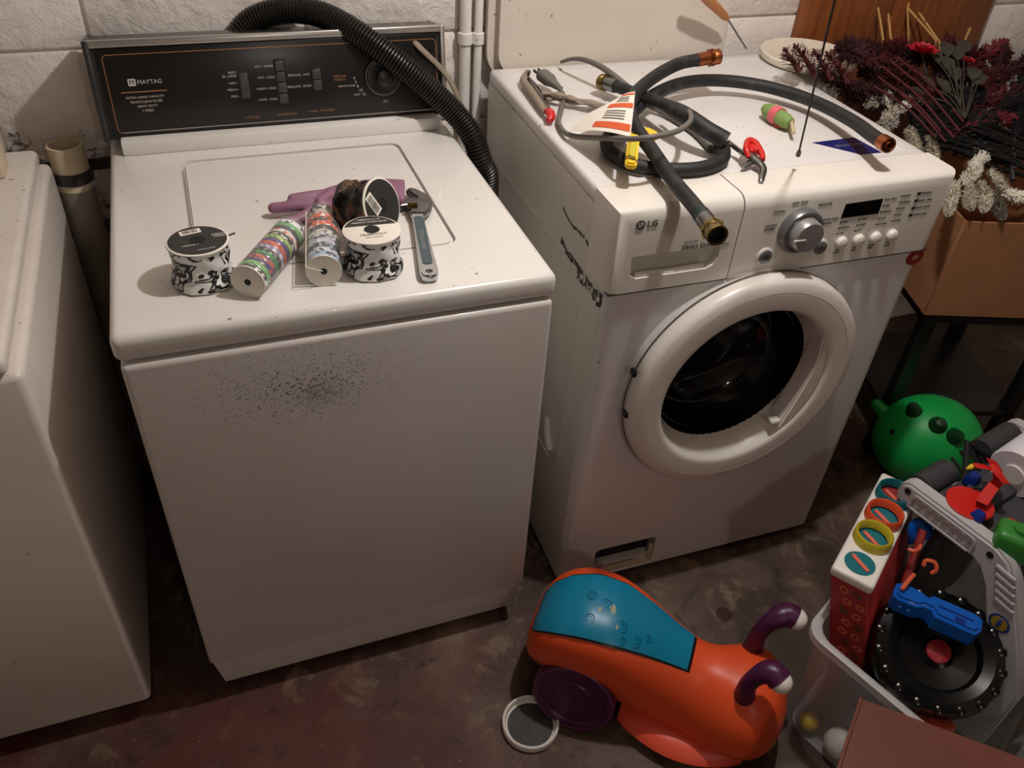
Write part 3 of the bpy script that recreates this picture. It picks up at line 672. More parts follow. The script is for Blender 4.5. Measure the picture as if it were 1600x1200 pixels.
# adjustable wrench
w0, w1 = at(671, 438, TZ), at(650, 332, TZ)
WM = frame((w0.x, w0.y, TZ+.0035), w1-w0, Vector((-(w1-w0).y, (w1-w0).x, 0))); WL = (w1-w0).length
wr = thing('adjustable_wrench', 'steel adjustable wrench lying on the washer top, jaws pointing back', 'wrench', WM.translation)
WX = Matrix.Translation(-WM.translation) @ WM
hpoly = [(-.010, -.006), (-.006, -.012), (.004, -.0145), (.03, -.0140), (WL*.55, -.0105), (WL*.8, -.0095), (WL*.88, -.013), (WL*.88, .013), (WL*.8, .0105), (WL*.55, .0115), (.03, .0140), (.004, .0145), (-.006, .012), (-.010, .006)]
hnd = G().prism(hpoly, .011, WX, .002, 2).build('handle', M['chrome'], wr)
cut(hnd, G().lathe([(0, -.01), (.0055, -.01), (.0055, .03), (0, .03)], 20, WX @ T(.004, 0, 0)))
G().prism(rrect(WL*.70, .0165, .007, 4, WL*.46, 0), .0014, WX @ T(0, 0, .0105)).build('handle_inlay', mat('wrench_inlay', '#5e6f78', .35, .7), wr)
lettering('forged_letters', [('DROP FORGED', WL*.45, 0, .009, 'CENTER')], M['chrome'], wr, WX @ T(0, 0, .0121), .0002)
hd_ = [(WL*.85, -.014), (WL*.93, -.024), (WL*1.04, -.030), (WL*1.16, -.026), (WL*1.27, -.008), (WL*1.30, .004), (WL*1.27, .012), (WL*1.20, .006), (WL*1.13, -.004), (WL*1.06, -.002), (WL*1.02, .012), (WL*.95, .014), (WL*.86, .013)]
G().prism(hd_, .014, WX @ T(0, 0, -.001), .003, 2).build('fixed_jaw', M['steel'], wr)
G().prism([(WL*1.0, .026), (WL*1.04, .030), (WL*1.10, .028), (WL*1.11, .004), (WL*1.06, -.004), (WL*1.02, .006)], .012, WX, .0015, 1).build('moving_jaw', M['steel'], wr)
kp = []
for i in range(15): kp += [(.0058 if i % 2 else .0046, i*.0012)]
G().lathe([(0, 0)]+kp+[(0, .0168)], 18, WX @ T(WL*.965, -.002, .0135) @ Rm(-PI/2, 'X')).build('adjusting_worm', M['brass'], wr)

# ================================================================== things on the front-loader
LZ = LH
HR = .0125
def hose(name, label, pts, r=HR, m='rubber', n=10): return thing(name, label, 'hose', at(*pts[len(pts)//2][:2], LZ)), spline([at(*p) for p in pts], n)
def fitting(parent, o, p, d, m, r=.016, Ln=.026, ferr=True):
    Mx = axisM(Vector(p)-o, d)
    G().lathe([(r*.62, -.03), (r*.86, -.028), (r*.86, -.002), (r*.62, 0)], 20, Mx).build('ferrule', M['copper' if m == 'copper' else 'steel'], parent)
    pr = [(r*.7, -.002), (r, 0), (r, Ln*.3), (r*.93, Ln*.36), (r, Ln*.45), (r, Ln), (r*.80, Ln), (r*.78, Ln*.2), (0, Ln*.15)]
    c = G().lathe(pr, 24, Mx).build('coupling', M[m], parent)
    G().lathe([(0, Ln*.2), (r*.77, Ln*.2), (r*.77, Ln*.3), (0, Ln*.3)], 20, Mx).build('bore', M['darkvoid'], c)
    if m != 'copper2':
        g = G()
        for k in range(8):
            a = 2*PI*k/8; g.box(-.0022, .0022, -.0012, .0012, 0, Ln*.32, Mx=Mx @ T(r*math.cos(a), r*math.sin(a), 0) @ Rm(a, 'Z'))
        g.build('knurl', M[m], c)
# hose 1: brass end in front of the panel, copper end at the back
H1 = [(1107, 350, 1.012), (1085, 322, 1.012), (1050, 280, 1.012), (1018, 234, 1.022), (997, 205, 1.032), (984, 178, 1.04), (990, 150, 1.045), (1020, 122, 1.05), (1060, 100, 1.055), (1100, 92, 1.06)]
t, P = hose('washer_hose', 'black rubber hose with brass end hanging over the control panel', H1); o = t.location.copy()
G().tube([q-o for q in P], HR, 14).build('rubber', M['rubber'], t)
fitting(t, o, P[0]+(P[0]-P[3]).normalized()*.012, P[0]-P[3], 'brass', .0165, .024)
fitting(t, o, P[-1]+(P[-1]-P[-4]).normalized()*.012, P[-1]-P[-4], 'copper', .0155, .022)
G().tube([P[1]-o+(P[0]-P[1])*.4, P[6]-o], HR+.0012, 14).build('teal_sleeve', mat('worn_teal', '#22404a', .6, var=(60, '#16201f', .4, .6)), t)
# hose 2: right copper end, sweeping left, looping in the middle
H2 = [(1383, 224, 1.035), (1365, 213, 1.03), (1330, 188, 1.02), (1270, 158, 1.012), (1200, 136, 1.012), (1130, 126, 1.015), (1070, 129, 1.02), (1022, 148, 1.02), (985, 178, 1.006), (955, 208, 1.0), (950, 232, LZ+HR), (985, 256, LZ+HR), (1040, 265, LZ+HR), (1095, 263, LZ+HR), (1127, 250, LZ+HR), (1129, 230, LZ+HR), (1112, 216, LZ+HR)]
t, P = hose('washer_hose', 'long black rubber hose with copper end at the right corner', H2); o = t.location.copy()
G().tube([q-o for q in P], HR, 14).build('rubber', M['rubber'], t)
d = P[0]-P[4]; G().lathe([(HR*.98, -.012), (HR*1.12, -.01), (HR*1.12, .012), (HR*.98, .013), (HR*.8, .012), (HR*.78, -.002), (0, -.004)], 24, axisM(P[0]-o, d)).build('copper_cuff', M['copper'], t)
G().lathe([(HR*.3, 0), (HR*.5, .002), (HR*.62, .012), (HR*.5, .016), (HR*.42, .006), (0, .0)], 20, axisM(P[0]-o, d)).build('inner_barb', M['copper'], t)
# hose 3: short hose with brass nut, sleeve end over the pliers
H3 = [(950, 131, 1.012), (985, 143, 1.018), (1030, 160, 1.035), (1070, 180, 1.04), (1105, 203, 1.03), (1135, 220, 1.018)]
t, P = hose('washer_hose', 'short black hose with brass nut lying diagonally across the loop', H3); o = t.location.copy()
G().tube([q-o for q in P], lambda s: HR*.92+(.004 if s > .55 else .004*max(0, (s-.45)/.1)), 14).build('rubber', M['rubber'], t)
fitting(t, o, P[0]+(P[0]-P[3]).normalized()*.006, P[0]-P[3], 'brass', .0155, .014)
# thin grey cord with plug
C1 = [(872, 136, 1.002), (881, 152, .995), (876, 175, .992), (873, 192, .992), (884, 208, .995), (905, 214, 1.005), (945, 216, 1.03), (990, 217, 1.065), (1030, 212, 1.075), (1062, 203, 1.07), (1079, 188, 1.06), (1076, 174, 1.05), (1060, 166, 1.04), (1045, 163, 1.03)]
t = thing('appliance_cord', 'grey appliance cord with two-prong plug and paper tag', 'cord', at(876, 175, LZ)); o = t.location.copy()
P = spline([at(*q) for q in C1], 10)
G().tube([q-o for q in P], .0048, 10).build('cord', M['cordgrey'], t)
pb, pe = at(845, 115, 1.012), at(872, 136, 1.002)
pl = G().loft([[Vector(axisM(pb.lerp(pe, s)-o, pe-pb) @ Vector((x*wd, y*wd*.8, 0))) for x, y in rrect(2, 2, .6, 3)] for s, wd in ((0, .0115), (.1, .014), (.5, .014), (.72, .0095), (1.0, .0065), (1.15, .0055))]).build('plug', M['cordgrey'], t)
for s in (-.006, .006): G().box(s-.0009, s+.0009, -.003, .003, -.017, .001, Mx=axisM(pb-o, pe-pb)).build('prong', M['steel'], t)
# loose cords running behind
C2 = [(877, 97, 1.0), (895, 92, 1.02), (915, 94, 1.03), (940, 105, 1.03), (958, 118, 1.025), (985, 140, 1.012), (1010, 160, 1.0), (1045, 180, LZ+.006), (1085, 205, LZ+.006), (1112, 232, LZ+.006)]
tag(G().tube(spline([at(*q) for q in C2], 8), lambda s: .0035+.0035*min(1, s*2.2), 10).build('thin_cord', M['cordgrey']), 'thin dark cord arching up at the back of the front-loader', 'cord')
g = G(); zz = [(852, 152, LZ+.008), (872, 155, LZ+.010), (905, 160, LZ+.009), (930, 163, LZ+.008), (960, 168, LZ+.008)]
g.tube(spline([at(*q) for q in zz], 8), lambda s: .0085+.0025*math.sin(s*19), 10, flat=.55)
zz = [(848, 145, LZ+.018), (876, 148, LZ+.022), (900, 155, LZ+.02), (945, 164, LZ+.018)]
g.tube(spline([at(*q) for q in zz], 8), lambda s: .006+.002*math.sin(s*23+1), 10, flat=.6)
tag(g.build('twisted_strap', M['cordtan']), 'twisted brown strap under the plug and paper tag', 'strap')
# paper warning tag curved over the cord
tgA, tgB, tgC, tgD = at(888, 206, 1.004), at(985, 214, 1.062), at(992, 143, 1.058), at(950, 165, 1.03)
cols = 12; rws = 8; bt = bmesh.new(); gr = []
def tagpt(u, v):
    lo = tgA.lerp(tgB, u); hi = tgD.lerp(tgC, u)
    q = lo.lerp(hi, v); q.z += .010*math.sin(PI*v)+.006*math.sin(PI*u); return q
def sheet(u0, u1, v0, v1, off, n=8):
    b = bmesh.new(); gr = [[b.verts.new(tagpt(u0+(u1-u0)*i/n, v0+(v1-v0)*j/n)+Vector((0, -.3, 1)).normalized()*off) for i in range(n+1)] for j in range(n+1)]
    for j in range(n):
        for i in range(n): b.faces.new((gr[j][i], gr[j][i+1], gr[j+1][i+1], gr[j+1][i]))
    r = bmesh.ops.extrude_face_region(b, geom=b.faces[:]); 
    for v in r['geom']:
        if isinstance(v, bmesh.types.BMVert): v.co += Vector((0, -.3, 1)).normalized()*.0005
    bmesh.ops.recalc_face_normals(b, faces=b.faces); return G().add(b)
tg = tag(sheet(0, 1, 0, 1, 0, 12).build('warning_tag', M['paper']), 'white paper warning tag with orange bands curled around the hose', 'tag')
for (a, b, c, d_) in ((.36, .98, .06, .17), (.42, .98, .47, .58), (.55, .98, .86, .94)): sheet(a, b, c, d_, .0008).build('orange_band', mat('tag_orange', '#d4592a', .7), tg)
for v in (.23, .28, .33, .38, .63, .68, .73, .78): sheet(.45 if v < .5 else .55, .85, v, v+.018, .0008, 5).build('print_line', M['inkdk'], tg)
# yellow shut-off valve
y0, y1 = at(985, 262, 1.02), at(990, 215, 1.028); yv = thing('shutoff_valve', 'yellow plastic valve handle clipped on the hose', 'valve', y0)
Mx = frame((0, 0, 0), y1-y0, Vector((-(y1-y0).y, (y1-y0).x, 0))); YL = (y1-y0).length
G().prism(rrect(YL*1.0, .020, .007, 4, YL*.42, 0), .012, Mx, .003, 2).build('lever', M['yellow'], yv)
G().prism(rrect(YL*.7, .011, .004, 3, YL*.40, 0), .002, Mx @ T(0, 0, .012), .001, 1).build('lever_rib', M['yellowdk'], yv)
q1 = at(1006, 218, 1.02)-y0; G().prism(rrect(.045, .036, .010, 4), .014, T(*q1) @ Rm(.3, 'Z'), .003, 2).build('clamp_body', M['yellow'], yv)
# locking pliers
def pliers(label, pts, tip, red):
    a, b = at(*pts[0]), at(*pts[-1]); t = thing('locking_pliers', label, 'pliers', b); o = b
    return t, o
t, o = pliers('old locking pliers with a red tip beside the plug', [(820, 118, LZ+.012)], None, 0) if False else (thing('locking_pliers', 'old grey locking pliers with red tip near the plug', 'pliers', at(840, 150, LZ)), at(840, 150, LZ))
def rel(l): return [at(*q)-o for q in l]
G().tube(spline(rel([(825, 112, LZ+.016), (818, 125, LZ+.014), (828, 140, LZ+.013), (842, 160, LZ+.013), (852, 175, LZ+.013)]), 8), [.006+.0025*math.sin(PI*k/32) for k in range(33)], 10, flat=.8).build('handle', M['cordtan'], t)
G().tube(spline(rel([(824, 122, LZ+.008), (836, 135, LZ+.007), (850, 155, LZ+.007), (856, 172, LZ+.008)]), 8), .0065, 10, flat=.7).build('jaw', M['steel'], t)
G().tube(rel([(822, 114, LZ+.016), (826, 116, LZ+.02), (827, 112, LZ+.022)]), .0035, 8).build('pivot', M['steel'], t)
G().tube(spline(rel([(853, 174, LZ+.013), (859, 176, LZ+.016), (861, 183, LZ+.014), (857, 189, LZ+.010)]), 6), [.006+.003*math.sin(PI*k/18) for k in range(19)], 10).build('adjusting_screw', M['red'], t)
t = thing('locking_pliers', 'grey locking pliers with red release lever at the front edge', 'pliers', at(1170, 240, LZ)); o = at(1170, 240, LZ)
for dz, dx in ((.020, 0), (.012, 4)): G().tube(rel([(1138, 220+dx, LZ+.02), (1152, 231+dx, LZ+dz), (1166, 242+dx, LZ+dz)]), .0028, 8).build('handle_rod', M['steel'], t)
G().tube(spline(rel([(1158, 236, LZ+.016), (1172, 244, LZ+.018), (1186, 254, LZ+.016), (1193, 264, LZ+.012), (1191, 276, LZ+.008), (1189, 284, LZ+.004)]), 6), [.006, .007, .008, .009, .0095, .010, .010, .010, .010, .0095, .009, .0085, .008, .0078, .0075, .007, .0068, .0066, .0064, .0062, .006, .0058, .0056, .0054, .0052, .005, .0048, .0046, .0044, .004, .003], 10, flat=.7).build('upper_jaw', M['steel'], t)
G().tube(spline(rel([(1182, 250, LZ+.012), (1172, 254, LZ+.012), (1160, 262, LZ+.008)]), 6), lambda s: .008-.004*s, 10, flat=.7).build('lower_jaw', M['steel'], t)
g = G(); g.tube(spline(rel([(1170, 246, LZ+.020), (1166, 232, LZ+.03), (1170, 220, LZ+.032), (1180, 224, LZ+.031), (1190, 240, LZ+.024), (1192, 250, LZ+.02)]), 6), lambda s: .0045+.002*math.sin(PI*s), 10); g.tube(spline(rel([(1174, 240, LZ+.02), (1175, 228, LZ+.026), (1184, 238, LZ+.024)]), 5), .006, 10); g.build('release_lever', M['red'], t)
# green bundle with pink rubber band
a, b = at(1196, 170, LZ+.016), at(1233, 192, LZ+.016); gb = thing('green_bundle', 'small green rolled bundle tied with a pink rubber band', 'bundle', (a.x, a.y, LZ)); o = Vector((a.x, a.y, LZ))
L_ = (b-a).length; Mx = axisM(a-o, b-a)
G().lathe([(0, -.006), (.009, -.003), (.0145, .008), (.0165, L_*.35), (.0155, L_*.6), (.014, L_*.9), (.010, L_+.004), (0, L_+.006)], 20, Mx).build('roll', M['leafgreen'], gb)
G().lathe([(.0155, L_*.38), (.0178, L_*.38), (.0178, L_*.62), (.0155, L_*.62)], 20, Mx).build('rubber_band', mat('pink_band', '#d8626a', .5), gb)
for k in range(4):
    q0, q1 = at(1236+k*1.2-3, 186, LZ+.012+.003*k)-o, at(1240+k*1.2-3, 208, LZ+.005+.003*k)-o; G().tube([q0, q1], .0035, 4).build('wood_stick', mat('pale_wood', '#cbb698', .7), gb)
G().tube(spline([at(1206, 186, LZ+.004)-o, at(1212, 196, LZ+.003)-o, at(1222, 199, LZ+.003)-o], 5), .002, 6).build('band_tail', M['red'], gb)

# ================================================================== ride-on snail
SA = math.radians(-40); sn = thing('ride_on_toy', 'orange snail ride-on toy with blue seat and purple horns', 'ride-on toy', (.830, -.275, 0), SA)
SEC = [(-.262, .030, .095, .145, 0), (-.255, .060, .075, .195, -.15), (-.235, .082, .060, .236, -.25), (-.20, .094, .050, .268, -.30), (-.15, .099, .044, .287, -.32), (-.09, .098, .040, .282, -.24), (-.03, .091, .036, .258, -.05), (.03, .082, .032, .228, .16), (.075, .078, .028, .210, .28), (.11, .086, .026, .206, .30), (.15, .104, .026, .214, .18), (.19, .110, .028, .216, .10), (.225, .096, .034, .198, .06), (.25, .062, .05, .162, .03), (.260, .025, .075, .125, 0)]
def secat(x):
    for a, b in zip(SEC, SEC[1:]):
        if a[0] <= x <= b[0]:
            t = (x-a[0])/(b[0]-a[0]); return [p+(q-p)*t for p, q in zip(a, b)]
    return SEC[-1]
def snpt(x, th, off=0):
    _, wd, z0, z1, k = secat(x); e = .80
    c, s = math.cos(th), math.sin(th); zc, hz = (z0+z1)/2, (z1-z0)/2
    y = (wd*(1-k*s)+off)*math.copysign(abs(c)**e, c); z = zc+(hz+off)*math.copysign(abs(s)**e, s)
    return Vector((x, y, z))
body = G().loft([[snpt(x[0], 2*PI*k/40) for k in range(40)] for x in SEC]).build('body', M['orange'], sn)
md = body.modifiers.new('s', 'SUBSURF'); md.levels = 2; bake(body, 60)
def patch(x0, x1, f0, f1, off, th, nx=20, na=16):
    b = bmesh.new(); lo, hi = [], []
    for i in range(nx+1):
        x = x0+(x1-x0)*i/nx; a0, a1 = f0(i/nx), f1(i/nx)
        lo.append([b.verts.new(snpt(x, a0+(a1-a0)*j/na, off-th)) for j in range(na+1)]); hi.append([b.verts.new(snpt(x, a0+(a1-a0)*j/na, off)) for j in range(na+1)])
    for i in range(nx):
        for j in range(na): b.faces.new((hi[i][j], hi[i+1][j], hi[i+1][j+1], hi[i][j+1]))
        b.faces.new((hi[i][0], lo[i][0], lo[i+1][0], hi[i+1][0])); b.faces.new((hi[i][na], hi[i+1][na], lo[i+1][na], lo[i][na]))
    for j in range(na): b.faces.new((hi[0][j], hi[0][j+1], lo[0][j+1], lo[0][j])); b.faces.new((hi[nx][j], lo[nx][j], lo[nx][j+1], hi[nx][j+1]))
    bmesh.ops.recalc_face_normals(b, faces=b.faces); return G().add(b)
D2 = math.radians
patch(-.248, .062, lambda t: D2(76-17*t), lambda t: D2(137-11*t), .0012, .006).build('seat_gap', M['black'], sn)
seat = patch(-.246, .056, lambda t: D2(79-17*t), lambda t: D2(134-11*t), .0038, .008).build('seat', M['teal'], sn)
g = G()
for (x, a, r) in ((-.12, 95, .012), (-.15, 92, .010), (-.14, 110, .009), (-.08, 108, .011), (-.05, 116, .012), (-.03, 108, .008), (-.075, 121, .009)):
    p = snpt(x, D2(a), .0037); q = snpt(x, D2(a), .02)
    g.lathe([(r-.0012, 0), (r-.0006, .0009), (r, 0)], 20, axisM(p, q-p)); g.lathe([(r*.5-.001, 0), (r*.5-.0005, .0008), (r*.5, 0)], 16, axisM(p, q-p))
g.build('swirl_relief', M['teal'], seat)
for (x, a, r) in ((-.105, 97, .012), (-.128, 100, .006), (-.088, 110, .005)):
    p = snpt(x, D2(a), .0038); q = snpt(x, D2(a), .02); G().lathe([(0, .0006), (r, .0003), (r, 0)], 9, axisM(p, q-p) @ Matrix.Diagonal((1, .55, 1, 1))).build('worn_spot', mat('worn_patch', '#a3a48c', .6), seat)
for sgn in (-1, 1):
    Mx = T(-.137, sgn*.099, .0868) @ Rm(-sgn*(PI/2-.16), 'X')
    wl = G().lathe([(0, -.02), (.07, -.02), (.083, -.012), (.083, .006), (.078, .012), (.068, .011), (.064, .006), (.040, .006), (.037, .009), (.02, .009), (0, .010)], 44, Mx).build('wheel', M['purple'], sn)
    G().lathe([(.078, .012), (.080, .0128), (.082, .011)], 44, Mx).build('wheel_rim', mat('purple_rim', '#6a2a5c', .35), wl)
# footrest skirt swelling out below each flank
for sgn in (-1, 1):
    rg = []
    for i in range(13):
        t = i/12; x = -.045+.25*t; wd = .082+.042*math.sin(PI*t)**.8
        rg.append([(x, sgn*(.03+(wd-.03)*max(0, math.cos(a))), .030+.028*math.sin(a)*1.0) for a in [2*PI*k/16 for k in range(16)]])
    G().loft(rg).build('foot_skirt', mat('orange_skirt', '#e8543a', .42), sn)
for sgn in (-1, 1): G().lathe([(0, -.012), (.024, -.012), (.028, -.008), (.028, .008), (.024, .012), (0, .012)], 20, T(.18, sgn*.05, .028) @ Rm(PI/2, 'X')).build('front_wheel', M['purple'], sn)
smi = (T(.830, -.275, 0) @ Rm(SA, 'Z')).inverted()
for hpts in ([(1162, 1090, .19), (1170, 1068, .25), (1190, 1053, .285), (1208, 1052, .295), (1219, 1064, .29)], [(1175, 1016, .19), (1186, 990, .25), (1208, 969, .29), (1230, 960, .30), (1243, 966, .298)]):
    P = [smi @ q for q in spline([at(*q) for q in hpts], 6)]
    hn = G().tube(P, lambda s: .021-.006*math.sin(PI*min(1, s*1.6))+.002*s, 16).build('horn', M['purple'], sn)
    d = (P[-1]-P[-3]).normalized(); G().ball(P[-1]+d*.002, .0205, 20).build('horn_tip', M['whitep'], hn)
# ================================================================== jar lid and crumbs on the floor
q = at(829, 1129, .012); jl = thing('jar_lid', 'white screw lid lying upside down beside the snail toy', 'lid', (q.x, q.y, 0))
G().lathe([(0, 0), (.054, 0), (.0575, .003), (.0575, .017), (.0555, .019), (.0525, .018), (.050, .006), (.046, .0035), (0, .0035)], 44).build('lid_shell', M['whitep'], jl)
G().lathe([(0, .004), (.0465, .004), (.046, .0052), (0, .0056)], 40).build('liner', mat('black_liner', '#262524', .55, var=(40, '#3d3b38', .4, .7)), jl)
q = at(1131, 960, 0); rd = G()
rd.lathe([(0, 0), (.017, 0), (.018, .002), (.014, .004), (0, .003)], 18)
tag(rd.build('rusty_disc', mat('rust', '#3b2418', .8), None, (q.x, q.y, 0)), 'small rusty disc on the floor beyond the snail toy', 'disc')

# ================================================================== toy tote and its contents
A = Vector((1.045, -.395, 0)); eb = Vector((.32, -.947, 0)); ed = Vector((.947, .32, 0)); ed = Vector((.90, .436, 0)); LB, LDd = .42, .60
bin_ = thing('toy_tote', 'clear plastic tote full of toys beside the snail toy', 'tote', A)
def quad4(z, ins): return [eb*ins+ed*ins+Vector((0, 0, z)), eb*(LB-ins)+ed*ins+Vector((0, 0, z)), eb*(LB-ins)+ed*(LDd-ins)+Vector((0, 0, z)), eb*ins+ed*(LDd-ins)+Vector((0, 0, z))]
def rq(z, ins, r=.035, n=5):
    c = quad4(z, ins); out = []
    for i in range(4):
        p, a, b = c[i], (c[i-1]-c[i]).normalized(), (c[(i+1) % 4]-c[i]).normalized(); m0 = p+(a+b)*r
        for k in range(n+1):
            t = k/n*PI/2; out.append(m0-a*r*math.sin(t)-b*r*math.cos(t))
    return out
rings = [rq(.004, .034), rq(.30, .006), rq(.302, -.004), rq(.318, -.004), rq(.320, 0), rq(.318, .008), rq(.30, .009), rq(.008, .037)]
g = G(); g.loft(rings, False); b = bmesh.new(); b.faces.new([b.verts.new(p) for p in rq(.004, .034)]); g.add(b); g.build('tote_body', M['bin'], bin_)
rm = G(); rm.loft([rq(.304, -.005), rq(.320, -.005), rq(.322, .004), rq(.318, .011), rq(.304, .008)], False); rm.build('rim', mat('tote_rim', '#d8d4d6', .3, alpha=.55), bin_)
ctr = A+eb*LB*.5+ed*LDd*.5
# ring sorter
o = at(1303, 885, .45); e1, e2 = Vector((.83, .56, 0)).normalized(), Vector((.56, -.83, 0)).normalized()
RS = frame(o, e1, -e2); rs = thing('ring_sorter', 'white and red ring sorting toy standing in the tote', 'toy', (o.x, o.y, .10)); RX = Matrix.Translation((-o.x, -o.y, -.10)) @ RS
G().box(-.003, .302, -.073, .003, -.022, 0, .006, 3, Mx=RX).build('top_plate', M['whitep'], rs)
SH = Matrix(((1, 0, -.10, -.002), (0, 1, .25, .005), (0, 0, 1, 0), (0, 0, 0, 1)))
bx = G().box(0, .296, -.069, -.001, -.34, -.021, .002, 1, Mx=RX @ SH).build('red_box', mat('sorter_red', '#a52a2a', .5), rs)
for r in range(8):
    for c in range(2):
        y, z = -.050+c*.024-.006*(r % 2), -.042-r*.028; mm_, nm_ = ((mat('print_orange', '#dd7048', .6), 'fruit_print') if (r+c) % 3 else (mat('print_olive', '#5e4a26', .6), 'leaf_print'))
        G().lathe([(.0045, 0), (.0085, 0), (.0085, .0006), (.0045, .0006)], 14, RX @ SH @ T(-.0004, y, z) @ Rm(-PI/2, 'Y')).build(nm_, mm_, bx)
for i, cname in enumerate(('tealdk', 'yellowdk', 'ringor', 'tealdk')):
    cx = .036+i*.068; m_ = M.get(cname) or mat('ring_orange', '#e0562f', .4)
    G().lathe([(0, .0004), (.027, .0004), (.027, .0012), (0, .0014)], 30, RX @ T(cx, -.035, 0)).build('shape_disc', M['tealdk'] if i != 3 else M['reddk'], rs)
    G().box(cx-.004, cx+.004, -.056, -.014, .0008, .004, .001, 1, Mx=RX @ T(cx, -.035, 0) @ Rm(-.55, 'Z') @ T(-cx, .035, 0)).build('cross_bar', mat('bar_coral', '#e06a58', .5), rs)
    if i: G().lathe([(.027, 0), (.034, 0), (.0345, .004), (.0335, .020), (.031, .023), (.0285, .020), (.027, .004)], 36, RX @ T(cx, -.035, 0)).build('ring', m_, rs)
# garage playset standing on end
Q = Vector((1.293, -.282, .5)); eu, ev = Vector((.228, -.974, 0)).normalized(), Vector((.974, .228, 0)).normalized()
ps = thing('toy_playset', 'grey plastic toy playset with charcoal deck sticking out of the tote', 'toy', (Q.x, Q.y, .08)); PM = Matrix.Translation((-Q.x, -Q.y, -.08)) @ frame(Q, eu, Vector((0, 0, 1)))     # x = u, y = up, z = u x up (towards -v)
zdir = eu.cross(Vector((0, 0, 1)))
sg = 1 if zdir.dot(ev) > 0 else -1
def PB(v): return PM @ T(0, 0, sg*v)
side = [(-.018, 0), (-.008, .010), (0, .012), (.175, .012), (.205, .0), (.228, -.03), (.30, -.16), (.335, -.24), (.335, -.42), (.26, -.42), (.245, -.19), (.19, -.075), (.165, -.044), (.15, -.039), (0, -.041), (-.016, -.034), (-.02, -.02)]
for v0, nm in ((-.0, 'side_frame'), (.345, 'side_frame')):
    sf = G().prism(side, .034*sg, PB(v0), .005, 2).build(nm, M['toygrey'], ps)
    if v0 == 0:
        G().add(outline(rrect(.128, .032, .008, 4, .078, -.0145), .0035, PB(-.0005*1) @ T(0, 0, -sg*.0015), .003).bm).build('panel_groove', M['toygrey'], sf)
        for i in range(7): G().box(.02+i*.017, .029+i*.017, -.028, -.002, -.002, .002, .001, 1, Mx=PB(0)).build('chevron_rib', M['toygrey'], sf)
        for i in range(5): G().box(-.019, .019, -.0045, .0045, -.003, .003, .002, 2, Mx=PB(0) @ T(.207+i*.0065, -.020-i*.0155, 0) @ Rm(-.1, 'Z')).build('vent_rib', M['toygrey'], sf)
        for (u_, w_) in ((.0, -.004), (.172, -.008), (.252, -.168)): G().lathe([(0, -.002), (.0065, -.002), (.0065, .001), (0, .001)], 16, PB(0) @ T(u_, w_, 0)).build('screw_hole', M['darkvoid'], sf)
        lgm = PB(0) @ T(.243, -.122, 0)
        lo = G().lathe([(0, -.0015), (.019, -.0015), (.019, .001), (0, .001)], 28, lgm).build('round_emblem', mat('emblem_blue', '#26427e', .4), sf)
        G().lathe([(0, -.0022), (.015, -.0022), (.015, .0016), (0, .0016)], 9, lgm).build('emblem_gear', M['gold'], lo)
        G().box(-.0035, .0035, -.009, .006, 0, .0032, .001, 1, Mx=lgm).build('emblem_bar', mat('emblem_blue', '#26427e', .4), lo); G().box(-.0035, .0035, .008, .012, 0, .0032, .001, 1, Mx=lgm).build('emblem_dot', mat('emblem_blue', '#26427e', .4), lo)
def pbox(name, u0, u1, v0, v1, w0, w1, m, bev=.003): return G().box(u0, u1, w0, w1, min(sg*v0, sg*v1), max(sg*v0, sg*v1), bev, 2, Mx=PM).build(name, M[m], ps)
pbox('deck', .03, .30, .03, .345, -.03, -.012, 'deck'); pbox('deck_step', .05, .11, .03, .345, -.014, .0, 'deck'); pbox('back_wall', .06, .075, .034, .345, -.40, -.03, 'deck')
for (v0, v1) in ((.035, .125), (.235, .345)):
    G().lathe([(0, 0), (.024, 0), (.026, .002), (.026, v1-v0), (0, v1-v0)], 24, PB(v0 if sg > 0 else v1) @ T(.002, -.012, 0)).build('roller', M['deck'], ps)
gu = G(); gu.tube([PM @ Vector((.04, -.01, sg*.125)), PM @ Vector((-.01, .03, sg*.18)), PM @ Vector((.04, -.01, sg*.238))], .006, 8)
for i in range(5): v = .14+i*.022; h = .028-abs(v-.18)*.45; gu.tube([PM @ Vector((.035, -.012, sg*v)), PM @ Vector((-.008, h, sg*v))], .003, 6)
gu.build('slatted_guard', mat('matt_black', '#0e0e0f', .8), ps)
for (px, py, z) in ((1520, 748, .505), (1527, 808, .513), (1574, 706, .505)):
    q = at(px, py, z); G().loft([[(x*s_, y*s_, zz) for x, y in rrect(2, 2, .4, 3)] for s_, zz in ((.012, -.012), (.012, .004), (.008, .012))], Mx=Matrix.Translation(q-Vector((Q.x, Q.y, .08))) @ Rm(-1.3, 'Z')).build('blue_stud', M['bluedk'], ps)
# red crane with disc on the deck
q = at(1515, 787, .512); cr = thing('toy_crane', 'red toy crane with a round disc on the grey deck', 'toy', (q.x, q.y, .49))
G().lathe([(0, .018), (.040, .018), (.042, .021), (.042, .025), (.040, .027), (0, .027)], 36).build('disc', M['red'], cr)
G().lathe([(0, 0), (.012, 0), (.012, .02), (0, .02)], 16).build('post', M['red'], cr)
def crel(px, py, z): return at(px, py, z)-Vector((q.x, q.y, .49))
g = G(); g.loft([[crel(px+dx, py+dy, z+dz) for dx, dy, dz in ((-10, -3, 0), (8, 5, 0), (8, 5, .022), (-10, -3, .022))] for px, py, z in ((1535, 785, .51), (1548, 765, .52), (1562, 750, .53), (1558, 730, .55), (1550, 717, .56))]); g.build('arm', M['red'], cr)
g = G(); g.loft([[crel(px+dx, py+dy, z+dz) for dx, dy, dz in ((-2, -4, 0), (3, 4, 0), (3, 4, .012), (-2, -4, .012))] for px, py, z in ((1555, 735, .555), (1538, 729, .56), (1522, 727, .56))]); g.build('jib', M['red'], cr)
